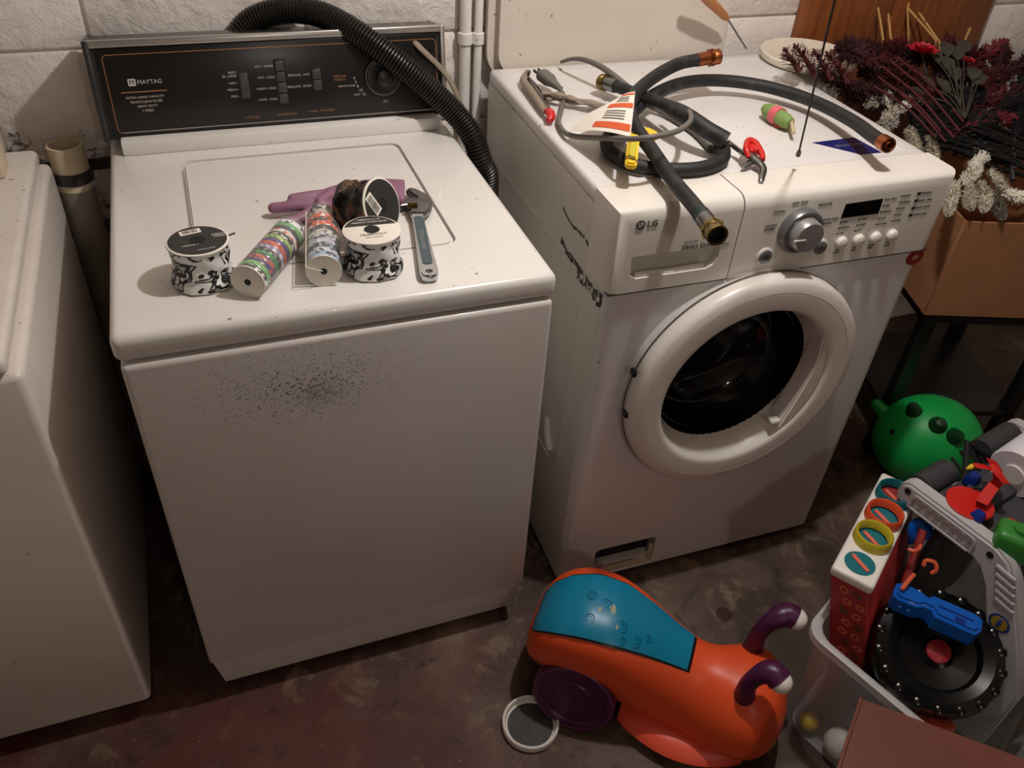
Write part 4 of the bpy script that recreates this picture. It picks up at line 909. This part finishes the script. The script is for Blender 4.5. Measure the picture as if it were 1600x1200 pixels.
g = G(); g.tube([crel(1520, 728, .565), crel(1514, 731, .562), crel(1510, 733, .56)], [.005, .004, .001], 8); g.build('yellow_tip', M['yellow'], cr)
g = G(); g.tube([crel(1549, 718, .57), crel(1556, 735, .575), crel(1570, 752, .565), crel(1577, 755, .56)], [.004, .010, .008, .003], 6, flat=.4); g.build('fin', M['red'], cr)
# white pleated roll, green block, red chip
q = at(1614, 720, .535); wr_ = thing('pleated_roll', 'white pleated roll lying on the grey toy deck', 'roll', (q.x, q.y, .49))
rp = [(0, -.06)]+[(.048+.004*(k % 2), -.06+.12*k/16) for k in range(17)]+[(0, .06)]
G().lathe(rp, 36, T(0, 0, .045) @ axisM((0, 0, 0), ev+Vector((0, 0, .1)))).build('pleats', mat('pleat_white', '#d9d4da', .5), wr_)
G().lathe([(0, -.064), (.02, -.064), (.02, .064), (0, .064)], 20, T(0, 0, .045) @ axisM((0, 0, 0), ev+Vector((0, 0, .1)))).build('core', M['whitep'], wr_)
q = at(1592, 838, .53); gbk = thing('green_block', 'green rounded plastic block at the right edge of the playset', 'toy', (q.x, q.y, .488))
G().box(-.035, .045, -.028, .028, 0, .055, .012, 3, Mx=Rm(-.9, 'Z')).build('block', mat('grass_green', '#2f7d2c', .4), gbk); G().lathe([(0, .055), (.014, .055), (.013, .062), (0, .062)], 16).build('stud', mat('grass_green', '#2f7d2c', .4), gbk)
q = at(1577, 823, .50); rc = thing('red_peg', 'small red peg beside the green block', 'toy', (q.x, q.y, .488)); G().box(-.022, .022, -.010, .010, 0, .018, .006, 3, Mx=Rm(.5, 'Z')).build('peg', M['red'], rc)
# black toy wheel lying in the tote
q = at(1462, 1020, .30); tw = thing('spinning_toy', 'large black toy wheel with red centre lying in the tote', 'toy wheel', q); tw.rotation_euler = axisM((0, 0, 0), Vector((-.35, -.35, 1))).to_euler()
G().lathe([(.055, -.04), (.095, -.045), (.112, -.03), (.115, 0), (.108, .026), (.090, .034), (.072, .026), (.066, .012), (.030, .006), (.022, .014), (0, .014)], 48).build('tyre', mat('tyre_black', '#0c0c0d', .22), tw)
for k in range(18): a = 2*PI*k/18; G().box(.094, .112, -.007, .009, .014, .0315, .005, 2, Mx=Rm(a, 'Z')).build('tread_block', mat('tyre_black', '#0c0c0d', .22), tw)
G().lathe([(0, .014), (.021, .014), (.021, .018), (.018, .020), (0, .0205)], 28).build('red_cap', mat('dark_red_cap', '#9c1f2a', .4), tw)
# blue launcher, sticks
a, b = at(1395, 925, .385), at(1530, 985, .385); Mx = frame((a+b)/2, b-a, Vector((0, 0, 1)).cross(b-a)); bl = thing('blue_launcher', 'blue plastic toy launcher lying above the black wheel', 'toy', (a+b)/2); Lx = (b-a).length
BM = Matrix.Translation(-(a+b)/2) @ Mx
G().prism([(-Lx/2, -.018), (-Lx*.42, -.024), (-Lx*.22, -.022), (-Lx*.14, -.014), (-Lx*.06, -.014), (0, -.026), (Lx*.44, -.026), (Lx/2, -.012), (Lx/2, .014), (Lx*.42, .022), (-.01, .022), (-Lx*.12, .012), (-Lx*.2, .018), (-Lx*.42, .022), (-Lx/2, .012)], .042, BM @ T(0, 0, -.025), .006, 3).build('shell', M['blue'], bl)
G().box(0, Lx*.40, -.004, .0, .015, .019, .001, 1, Mx=BM).build('slot', M['bluedk'], bl); G().box(Lx*.2, Lx*.32, -.019, -.008, .0155, .018, .001, 1, Mx=BM).build('window', M['bluedk'], bl)
for u_ in (-.38, -.28, .06, .2, .34): G().lathe([(0, 0), (.0035, 0), (.003, .0015), (0, .002)], 12, BM @ T(Lx*u_, -.0245, -.004) @ Rm(PI/2, 'X')).build('rivet', M['blue'], bl)
a, b = at(1443, 828, .44), at(1414, 912, .36); stk = thing('red_stick', 'dark red plastic stick leaning inside the playset opening', 'toy', b)
G().tube([a-b, (a-b)*.5, (0, 0, 0)], .0075, 10).build('rod', M['reddk'], stk)
G().tube(spline([at(1419, 858, .43)-b, at(1428, 861, .432)-b, at(1436, 857, .43)-b, at(1438, 852, .43)-b], 5), .0035, 8).build('hook', mat('hook_orange', '#d9603e', .4), stk)
q = at(1434, 826, .42); bp = thing('blue_pad', 'blue rounded plastic piece behind the red stick', 'toy', (q.x, q.y, .38)); G().prism(rrect(.055, .05, .02, 4), .012, T(0, 0, .04) @ Rm(1.1, 'X'), .003, 2).build('pad', M['blue'], bp); G().lathe([(0, 0), (.006, 0), (.006, .04), (0, .04)], 12).build('peg', M['blue'], bp)
a, b = at(1409, 921, .408), at(1428, 898, .415); oh = thing('orange_hook', 'orange bent hook on the blue launcher tip', 'toy', a)
G().tube(spline([Vector((0, 0, 0)), (b-a)*.5+Vector((0, 0, .004)), b-a], 5), .004, 8).build('rod', mat('hook_orange', '#d9603e', .4), oh)
G().tube(spline([at(1443, 884, .41)-a, at(1447, 876, .42)-a, at(1460, 879, .42)-a, at(1463, 890, .41)-a, at(1455, 896, .40)-a], 5), .004, 8).build('loop', mat('hook_orange', '#d9603e', .4), oh)
# teal tray and loose toys lower in the tote
q = A+eb*.11+ed*.14; tt = thing('teal_tray', 'teal plastic tray with pale rim low in the tote', 'tray', (q.x, q.y, .02))
TM = frame((0, 0, 0), eb, Vector((0, 0, 1)).cross(eb))
tb = G().box(-.03, .15, -.06, .10, .0, .20, .006, 2, Mx=TM).build('tray_body', M['tealdk'], tt); cut(tb, G().box(-.024, .144, -.054, .094, .01, .25, Mx=TM))
G().add(outline(rrect(.184, .164, .012, 3, .06, .02), .006, TM @ T(0, 0, .198), .006).bm).build('tray_rim', mat('pale_mint', '#a9bfa0', .4), tt)
for (u_, v_, r, col, lab) in ((.13, .040, .032, 'whitep', 'white ball seen through the tote wall'), (.060, .036, .020, 'yellow', 'yellow ball seen through the tote wall')):
    q = A+eb*u_+ed*v_; bb = thing('play_ball', lab, 'ball', (q.x+.02, q.y, .008)); G().ball((0, 0, r), r, 20).build('shell', M[col], bb); G().lathe([(r*.995, -.001), (r*1.01, 0), (r*.995, .001)], 24, T(0, 0, r)).build('seam', M[col], bb)
q = at(1462, 1125, .24); ob = thing('orange_block', 'orange block poking out behind the brown lid', 'toy', (q.x, q.y, .15)); G().box(-.03, .03, -.025, .025, 0, .09, .006, 2).build('block', mat('hook_orange', '#d9603e', .4), ob); G().lathe([(0, .09), (.012, .09), (.012, .097), (0, .097)], 14).build('stud', mat('hook_orange', '#d9603e', .4), ob)
# brown lid leaning over the near side of the tote
l0, l1, l2 = at(1346, 1090, .352), at(1590, 1180, .352), at(1306, 1215, .352)
ld = thing('tote_lid', 'reddish brown plastic lid at the lower right corner', 'lid', l0)
ex, ey = (l1-l0), (l2-l0); LM = frame((0, 0, 0), ex, ey)
G().add((lambda g: g.bm)(G().prism([(0, 0), (.36, 0), (.36, LM.to_3x3().inverted() @ Vector((0, 0, 0)) and 0), (.36, .5), (.02, .5)] if False else [(0, 0), (.30, 0), (.33, .42), (.05, .42), ((LM.inverted() @ ey).x, (LM.inverted() @ ey).y)], .010, LM, .003, 2))).build('panel', M['lid'], ld)
G().tube([Vector((0, 0, .008 if LM.col[2].z > 0 else -.002)), ey*1.0+Vector((0, 0, .008 if LM.col[2].z > 0 else -.002))], .003, 8).build('edge_bead', M['lid'], ld)

# ================================================================== green nubby ball
def fr_hit(px, py, c, rad, R):
    d = (_f+(px-800)/FPX*_r-(py-600)/FPX*_u); Ri = R.inverted()
    o_, dd_ = Ri @ (CP-c), Ri @ d
    o_ = Vector([o_[i]/rad[i] for i in range(3)]); dd_ = Vector([dd_[i]/rad[i] for i in range(3)])
    a, b, c2 = dd_.dot(dd_), 2*o_.dot(dd_), o_.dot(o_)-1; disc = max(0, b*b-4*a*c2); t = (-b-math.sqrt(disc))/(2*a)
    p = o_+dd_*t; n = Vector([p[i]/rad[i] for i in range(3)]).normalized(); return Vector([p[i]*rad[i] for i in range(3)]), n
bc = at(1448, 688, .128); gbz = thing('bouncy_ball', 'big green rubber animal ball with stubby nubs behind the toys', 'ball', (bc.x, bc.y, 0)); br = (.138, .122, .127); brot = Rm(-.42, 'Z')
G().ball((0, 0, .128), br, 40, Mx=brot).build('body', M['green'], gbz)
for (px, py, h, r, m_) in ((1428, 642, .026, .017, 'greendk'), (1466, 664, .022, .019, 'greendk'), (1492, 682, .026, .018, 'greendk'), (1378, 640, .034, .017, 'green'), (1512, 705, .02, .01, 'green')):
    p, n = fr_hit(px, py, bc, br, brot.to_3x3()); 
    if m_ == 'green' and px < 1400: n = (n+Vector((-.6, .2, .7))).normalized()
    G().lathe([(0, -.01), (r*1.35, -.006), (r*1.02, .006), (r*.85, h*.7), (r*.5, h), (0, h*1.05)], 20, brot @ axisM(p+Vector((0, 0, 0)), n)).build('nub', M[m_], gbz, (0, 0, .128))
p, n = fr_hit(1394, 675, bc, br, brot.to_3x3()); G().lathe([(0, .001), (.007, .001), (.007, -.004), (0, -.004)], 16, brot @ axisM(p, n)).build('eye_hole', M['darkvoid'], gbz, (0, 0, .128))
q = at(1420, 746, 0); pw = G().ball((0, 0, .018), (.034, .026, .018), 14)
for v in pw.bm.verts: v.co += Vector([random.uniform(-.006, .006) for _ in range(3)]); v.co.z = max(0, v.co.z)
tag(pw.build('paper_scrap', mat('dirty_paper', '#8f857a', .85), None, (q.x, q.y, 0), smooth=0), 'crumpled pale paper scrap on floor under the green ball', 'scrap')

# ================================================================== stand, carton and dried-look flowers
K = Vector((1.748, .192, .5)); kx, ky = Vector((.95, -.312, 0)), Vector((.312, .95, 0)); KW, KD, KH = .42, .42, .255
stn = thing('dark_stand', 'dark stand in the shadow under the cardboard box', 'stand', (K.x, K.y, 0)); KM = frame((0, 0, 0), kx, ky)
G().box(.015, KW, .015, KD, .465, .4985, .003, 1, Mx=KM).build('top', M['black'], stn)
for x in (.03, KW-.05):
    for y in (.03, KD-.05): G().box(x, x+.035, y, y+.035, 0, .466, .002, 1, Mx=KM).build('leg', M['black'], stn)
G().box(.03, KW-.02, .03, KD-.02, .15, .17, .002, 1, Mx=KM).build('shelf', M['black'], stn)
ctn = thing('cardboard_box', 'open cardboard box overflowing with artificial flowers', 'box', K)
G().box(0, KW, 0, KD, 0, .006, Mx=KM).build('bottom', M['card'], ctn, smooth=0)
for nm, (x0, x1, y0, y1) in (('front_wall', (0, KW, 0, .005)), ('back_wall', (0, KW, KD-.005, KD)), ('left_wall', (0, .005, .005, KD-.005)), ('right_wall', (KW-.005, KW, .005, KD-.005))): G().box(x0, x1, y0, y1, .006, KH, .001, 1, Mx=KM).build(nm, M['card'], ctn)
def fa(px, py, z=0): return at(px, py, y=max(.12, .67-(py-40)*.0017)) if not (px < 1330 and py < 131) else at(px, py, y=.505-(py-70)*.0009)
def fb(px, py, z=0): return at(px, py, y=max(.10, .63-(py-40)*.0018))
# fuzz builders
def fuzz(g, P, r, n, ll, lw, droop=0):
    qs = []
    for i in range(n):
        t = random.random(); k = min(len(P)-2, int(t*(len(P)-1))); p = P[k].lerp(P[k+1], t*(len(P)-1)-k); d = (P[k+1]-P[k]).normalized()
        v = Vector([random.gauss(0, 1) for _ in range(3)]); v = (v-d*v.dot(d)).normalized(); prof = math.sin(PI*min(1, .12+t*.95))**.6
        dirn = (v+d*random.uniform(-.2, 1.1)+Vector((0, 0, -droop))).normalized(); s = p+v*r*.15
        e = s+dirn*ll*prof*random.uniform(.6, 1.2); side = dirn.cross(v).normalized()*lw*random.uniform(.7, 1.2); mid = s.lerp(e, .55)
        qs.append((s, mid+side, e, mid-side))
    return g.quads(qs)
NG = {}
def plume(label, pts, r, n, ll, lw, m, name='feather_plume', grp='maroon plumes in the box', stem=None):
    P = spline([fa(*q) for q in pts], 6); o = P[0]; P = [q-o for q in P]; t = thing(name, label, 'artificial flower', o, 0, grp)
    G().tube(P, lambda s: r*(.35-.25*s), 6).build('stem', stem or m, t, smooth=60)
    fuzz(G(), P, r, n, ll, lw).build('plume', m, t, smooth=0); return t
mar = mat('maroon_fluff', '#4f1116', .8); mar2 = mat('dark_maroon_fluff', '#33090d', .85); mar3 = mat('wine_fluff', '#6a141e', .8); wf = mat('cream_fluff', '#f3ecdc', .9); wfg = mat('grey_fluff', '#b5aea2', .9); blk = mat('black_glitter', '#060607', .55); tan = mat('reed_tan', '#b98c52', .8); leaf = mat('olive_leaf', '#38362a', .7)
for lab, pts, m_, dens in (
    ('small upright maroon sprig nearest the back corner of the front-loader', [(1250, 112, 1.02), (1236, 92, 1.04), (1224, 74, 1.055)], mar, 90),
    ('second small maroon sprig beside the white tub', [(1275, 120, 1.01), (1258, 92, 1.04), (1240, 68, 1.06)], mar, 90),
    ('maroon sprig in front of the white tub rim', [(1300, 125, 1.0), (1284, 98, 1.03), (1270, 76, 1.05)], mar, 90),
    ('maroon sprig right of the pull cord', [(1325, 130, .99), (1308, 102, 1.02), (1290, 80, 1.045)], mar, 90),
    ('low dark maroon plume lying along the washer edge', [(1400, 175, .90), (1340, 150, .93), (1268, 108, .96)], mar2, 240),
    ('dark maroon plume below the red stems', [(1440, 180, .90), (1380, 150, .93), (1305, 125, .95)], mar2, 240),
    ('maroon plume lying in front of the wood panel', [(1470, 150, .92), (1400, 105, .97), (1320, 85, 1.0)], mar, 260),
    ('wide maroon plume between tan reeds and red flower', [(1480, 120, .94), (1430, 80, 1.0), (1390, 62, 1.02)], mar3, 260),
    ('maroon plume rising right of the red flower', [(1500, 140, .92), (1490, 90, .98), (1478, 48, 1.02)], mar, 220),
    ('maroon plume above the olive leaves', [(1540, 160, .92), (1530, 110, .96), (1500, 60, 1.0)], mar, 240),
    ('long maroon plume pointing to the top right corner', [(1500, 110, .95), (1550, 80, .98), (1577, 62, .99)], mar3, 150),
    ('dark maroon plume at the right edge of the picture', [(1530, 130, .93), (1580, 110, .95), (1625, 100, .96)], mar2, 220),
    ('maroon plume along the right edge below the dark one', [(1500, 175, .90), (1560, 150, .93), (1620, 140, .94)], mar, 240),
    ('maroon plume just above the black twigs', [(1480, 210, .87), (1540, 190, .90), (1610, 185, .92)], mar3, 220),
    ('dark maroon plume behind the olive leaves', [(1440, 130, .92), (1500, 120, .95), (1560, 125, .95)], mar2, 240)):
    plume(lab, pts, .022, int(dens*1.9), .030, .0022, m_)
for i in range(44):
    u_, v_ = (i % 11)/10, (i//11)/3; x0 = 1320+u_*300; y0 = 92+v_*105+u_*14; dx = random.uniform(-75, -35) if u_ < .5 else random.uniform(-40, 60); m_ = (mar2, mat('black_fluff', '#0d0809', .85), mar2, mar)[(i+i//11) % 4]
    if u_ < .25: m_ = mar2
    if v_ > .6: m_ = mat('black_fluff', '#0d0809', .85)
    if x0+dx < 1300+v_*110: continue
    plume('dark filler plume deep in the pile of flowers', [(x0, y0, 0), (x0+dx*.5, y0-14, 0), (x0+dx, y0-random.uniform(18, 34), 0)], .022, 330, .034, .0026, m_, 'filler_plume', 'dark filler plumes in the box')
# red thin stems
for i, (a, b) in enumerate((((1372, 120, .97), (1478, 222, .88)), ((1380, 105, .98), (1490, 215, .89)), ((1392, 96, .99), (1500, 205, .90)), ((1366, 135, .96), (1462, 215, .88)), ((1405, 92, .99), (1505, 190, .91)), ((1385, 130, .96), (1470, 205, .89)))):
    p, q = fb(*a), fb(*b); t = thing('red_spray', 'thin dark red stem in the slanting bundle below the red flower', 'artificial flower', q, 0, 'bundle of red stems')
    m_ = (p-q)*.5+Vector((0, 0, .01)); G().tube(spline([Vector((0, 0, 0)), m_, p-q], 5), .0026, 6).build('stalk', mar, t)
    fuzz(G(), spline([m_, p-q], 5), .01, 24, .018, .0018).build('tip_fuzz', mar3, t, smooth=0)
# red flowers
for (px, py, z, r, lab) in ((1440, 84, 1.02, .040, 'large bright red silk flower among the maroon plumes'), (1510, 98, .99, .020, 'small red silk flower right of the large one')):
    q = fb(px, py, z); t = thing('red_flower', lab, 'artificial flower', q, 0, 'red silk flowers'); rm_ = mat('silk_red', '#b0182a', .6)
    for k in range(3):
        for j in range(8):
            a = 2*PI*(j+k*.4)/8; rr = r*(1-.25*k); b = bmesh.new(); tilt = .25+.4*k; vs = []
            rowz = [[b.verts.new(((u_*rr)*math.cos(tilt)*1.0, s_*rr*.42*math.sin(PI*min(1, .15+u_*.8)), u_*rr*math.sin(tilt)+.004*abs(s_))) for s_ in (-1, 0, 1)] for u_ in (.05, .4, .75, 1)]
            for x, y in zip(rowz, rowz[1:]):
                for c in range(2): b.faces.new((x[c], x[c+1], y[c+1], y[c]))
            G().add(b, Rm(a, 'Z')).build('petal', rm_, t)
    G().tube([Vector((0, 0, 0)), Vector((.03, -.04, -.08)), Vector((.06, -.08, -.14))], .003, 6).build('stem', leaf, t)
    G().ball((0, 0, .012), r*.22, 10).build('centre', mar2, t)
# olive leaves on grey stems
for lab, base, tips in (('olive leafy sprig right of the red flower', (1500, 170, .92), [(1478, 82, 1.0), (1462, 92, .99), (1495, 88, .99), (1505, 78, 1.0), (1480, 105, .98)]), ('olive leafy sprig above the black bundle', (1508, 185, .90), [(1452, 135, .95), (1475, 140, .95), (1442, 150, .93), (1490, 120, .96), (1520, 120, .95), (1528, 128, .95)])):
    o = fb(*base); t = thing('leaf_sprig', lab, 'artificial flower', o, 0, 'olive leaf sprigs')
    for q in tips:
        p = fb(*q)-o; G().tube(spline([Vector((0, 0, 0)), p*.5+Vector((0, 0, .012)), p], 5), .0016, 5).build('stem', leaf, t)
        d = p.normalized(); s = d.cross(Vector((0, 0, 1))).normalized(); up = s.cross(d); Ll = .052
        b = bmesh.new(); rows_ = []
        for k in range(6):
            u_ = k/5; wv = .016*math.sin(PI*(.08+.9*u_))*(1+.25*(k % 2)); c = p+d*(u_-.3)*Ll+up*(.006*math.sin(PI*u_))
            rows_.append([b.verts.new(c-s*wv+up*.003), b.verts.new(c), b.verts.new(c+s*wv+up*.003)])
        for x, y in zip(rows_, rows_[1:]):
            for c in range(2): b.faces.new((x[c], x[c+1], y[c+1], y[c]))
        G().add(b).build('leaf', leaf, t)
# tan reeds
for lab, a, b in (('short tan reed standing left against the wood panel', (1380, 62, 1.0), (1372, 12, 1.06)), ('tan reed just right of the shortest one', (1392, 62, 1.0), (1388, 22, 1.05)), ('long tan reed crossing the panel seam', (1462, 62, 1.0), (1418, 12, 1.06)), ('tan reed rising past the top edge along the seam', (1418, 16, 1.05), (1423, -15, 1.09)), ('tan reed leaning left behind the red flower', (1468, 66, 1.0), (1436, 20, 1.05)), ('tan reed right of the red flower, leaning right', (1508, 62, .99), (1516, 44, 1.01))):
    p, q = fa(*a), fa(*b); t = thing('tan_reed', lab, 'artificial flower', p, 0, 'tan reeds'); q = q-p
    G().tube([Vector((.05, -.06, -.2)), Vector((0, 0, 0)), q*.5, q], .0028, 6).build('stalk', tan, t); fuzz(G(), [q*.5, q*.75, q], .005, 14, .012, .001).build('husk', tan, t, smooth=0)
# black glossy bundle
for i in range(16):
    u_ = i/15; a = fa(1415+18*u_, 160+62*u_, .92-.02*u_); b = fa(1600+random.uniform(-12, 20), 215+60*u_, .90-.015*u_)
    t = thing('black_spray', 'long black stem in the dark bundle right of the cream tufts', 'artificial flower', a, 0, 'black stems bundle'); d = b-a
    G().tube(spline([Vector((0, 0, 0)), d*.33+Vector((0, 0, random.uniform(-.01, .016))), d*.66+Vector((0, 0, random.uniform(-.01, .016))), d], 5), .0055, 6).build('stalk', blk, t)
    fuzz(G(), [Vector((0, 0, 0)), d*.5, d], .008, 46, .022, .0022).build('glitter_leaves', blk, t, smooth=0)
# black twig tree
o = fa(1583, 282, .86); t = thing('black_twig', 'bare black branching twig at the right edge', 'artificial flower', o); g = G()
def twig(p, d, L_, r, dep):
    e = p+d*L_; g.tube([p, p.lerp(e, .5)+Vector([random.uniform(-.004, .004) for _ in range(3)]), e], [r, r*.8, r*.6], 5)
    if dep:
        for _ in range(3 if dep > 1 else 2): twig(p.lerp(e, random.uniform(.45, 1)), (d+Vector([random.uniform(-.55, .55) for _ in range(3)])).normalized(), L_*.72, r*.6, dep-1)
twig(Vector((0, 0, 0)), (fa(1572, 215, .95)-o).normalized(), .07, .006, 4); g.build('branches', mat('twig_grey', '#2b2b2e', .6), t)
# cream flocked sprays
for i, (lab, pts, m_, n) in enumerate((
    ('cream tuft standing at the top left of the white sprays', [(1388, 172, .93), (1384, 155, .96), (1382, 143, .97)], wf, 120),
    ('small cream tuft left of the standing one', [(1372, 168, .93), (1362, 160, .94), (1352, 158, .94)], wf, 80),
    ('cream tuft lying right above the black bundle', [(1405, 172, .93), (1425, 160, .95), (1442, 166, .95)], wf, 140),
    ('cream tuft curving down beside the washer corner', [(1402, 168, .94), (1390, 180, .93), (1380, 192, .92)], wf, 120),
    ('grey tuft against the washer edge', [(1400, 188, .92), (1385, 196, .91), (1368, 194, .92)], wfg, 120),
    ('cream spray hanging beside the copper hose end', [(1420, 200, .92), (1428, 222, .90), (1440, 245, .87)], wf, 170),
    ('cream spray above the washer front corner', [(1445, 215, .90), (1455, 235, .88), (1468, 252, .85)], wf, 170),
    ('broad cream spray at the top of the right clump', [(1520, 262, .86), (1530, 247, .88), (1548, 248, .88)], wf, 150),
    ('cream spray in the middle of the right clump', [(1530, 262, .86), (1515, 275, .85), (1500, 288, .83)], wf, 170),
    ('long cream spray sweeping right over the box front', [(1545, 265, .86), (1562, 285, .84), (1580, 308, .82)], wf, 190),
    ('cream spray hanging over the box corner', [(1532, 285, .84), (1540, 310, .81), (1536, 335, .78)], wf, 200),
    ('cream spray hanging along the washer right side', [(1492, 285, .84), (1486, 312, .81), (1480, 342, .77)], wf, 190),
    ('grey spray hanging in the right middle of the box front', [(1552, 300, .82), (1562, 325, .79), (1568, 345, .77)], wfg, 130),
    ('cream spray running off the right edge above the flap', [(1570, 300, .83), (1592, 308, .82), (1620, 312, .81)], wf, 170),
    ('small cream spray between the two hanging ones', [(1515, 290, .83), (1515, 312, .81), (1518, 330, .79)], wf, 120),
    ('cream scrap under the red stems', [(1355, 104, .98), (1364, 106, .98), (1378, 106, .98)], wf, 80))):
    plume(lab, pts, .014, int(n*6), .017, .0019, m_, 'flocked_spray', 'cream flocked sprays', leaf)
# tall white tub behind the plumes
tb = thing('white_tub', 'tall white tub with round flat top behind the maroon plumes', 'tub', (1.540, .615, 0))
G().lathe([(0, 0), (.080, 0), (.085, .01), (.094, .94), (.094, .986), (0, .986)], 48).build('tub_body', M['enamelsink'], tb)
G().lathe([(.094, .9865), (.109, .988), (.113, .994), (.113, 1.003), (.110, 1.005), (.107, 1.0045), (.104, 1.003), (0, 1.0035)], 56).build('tub_lid', mat('lid_cream', '#e2d6c4', .5), tb)
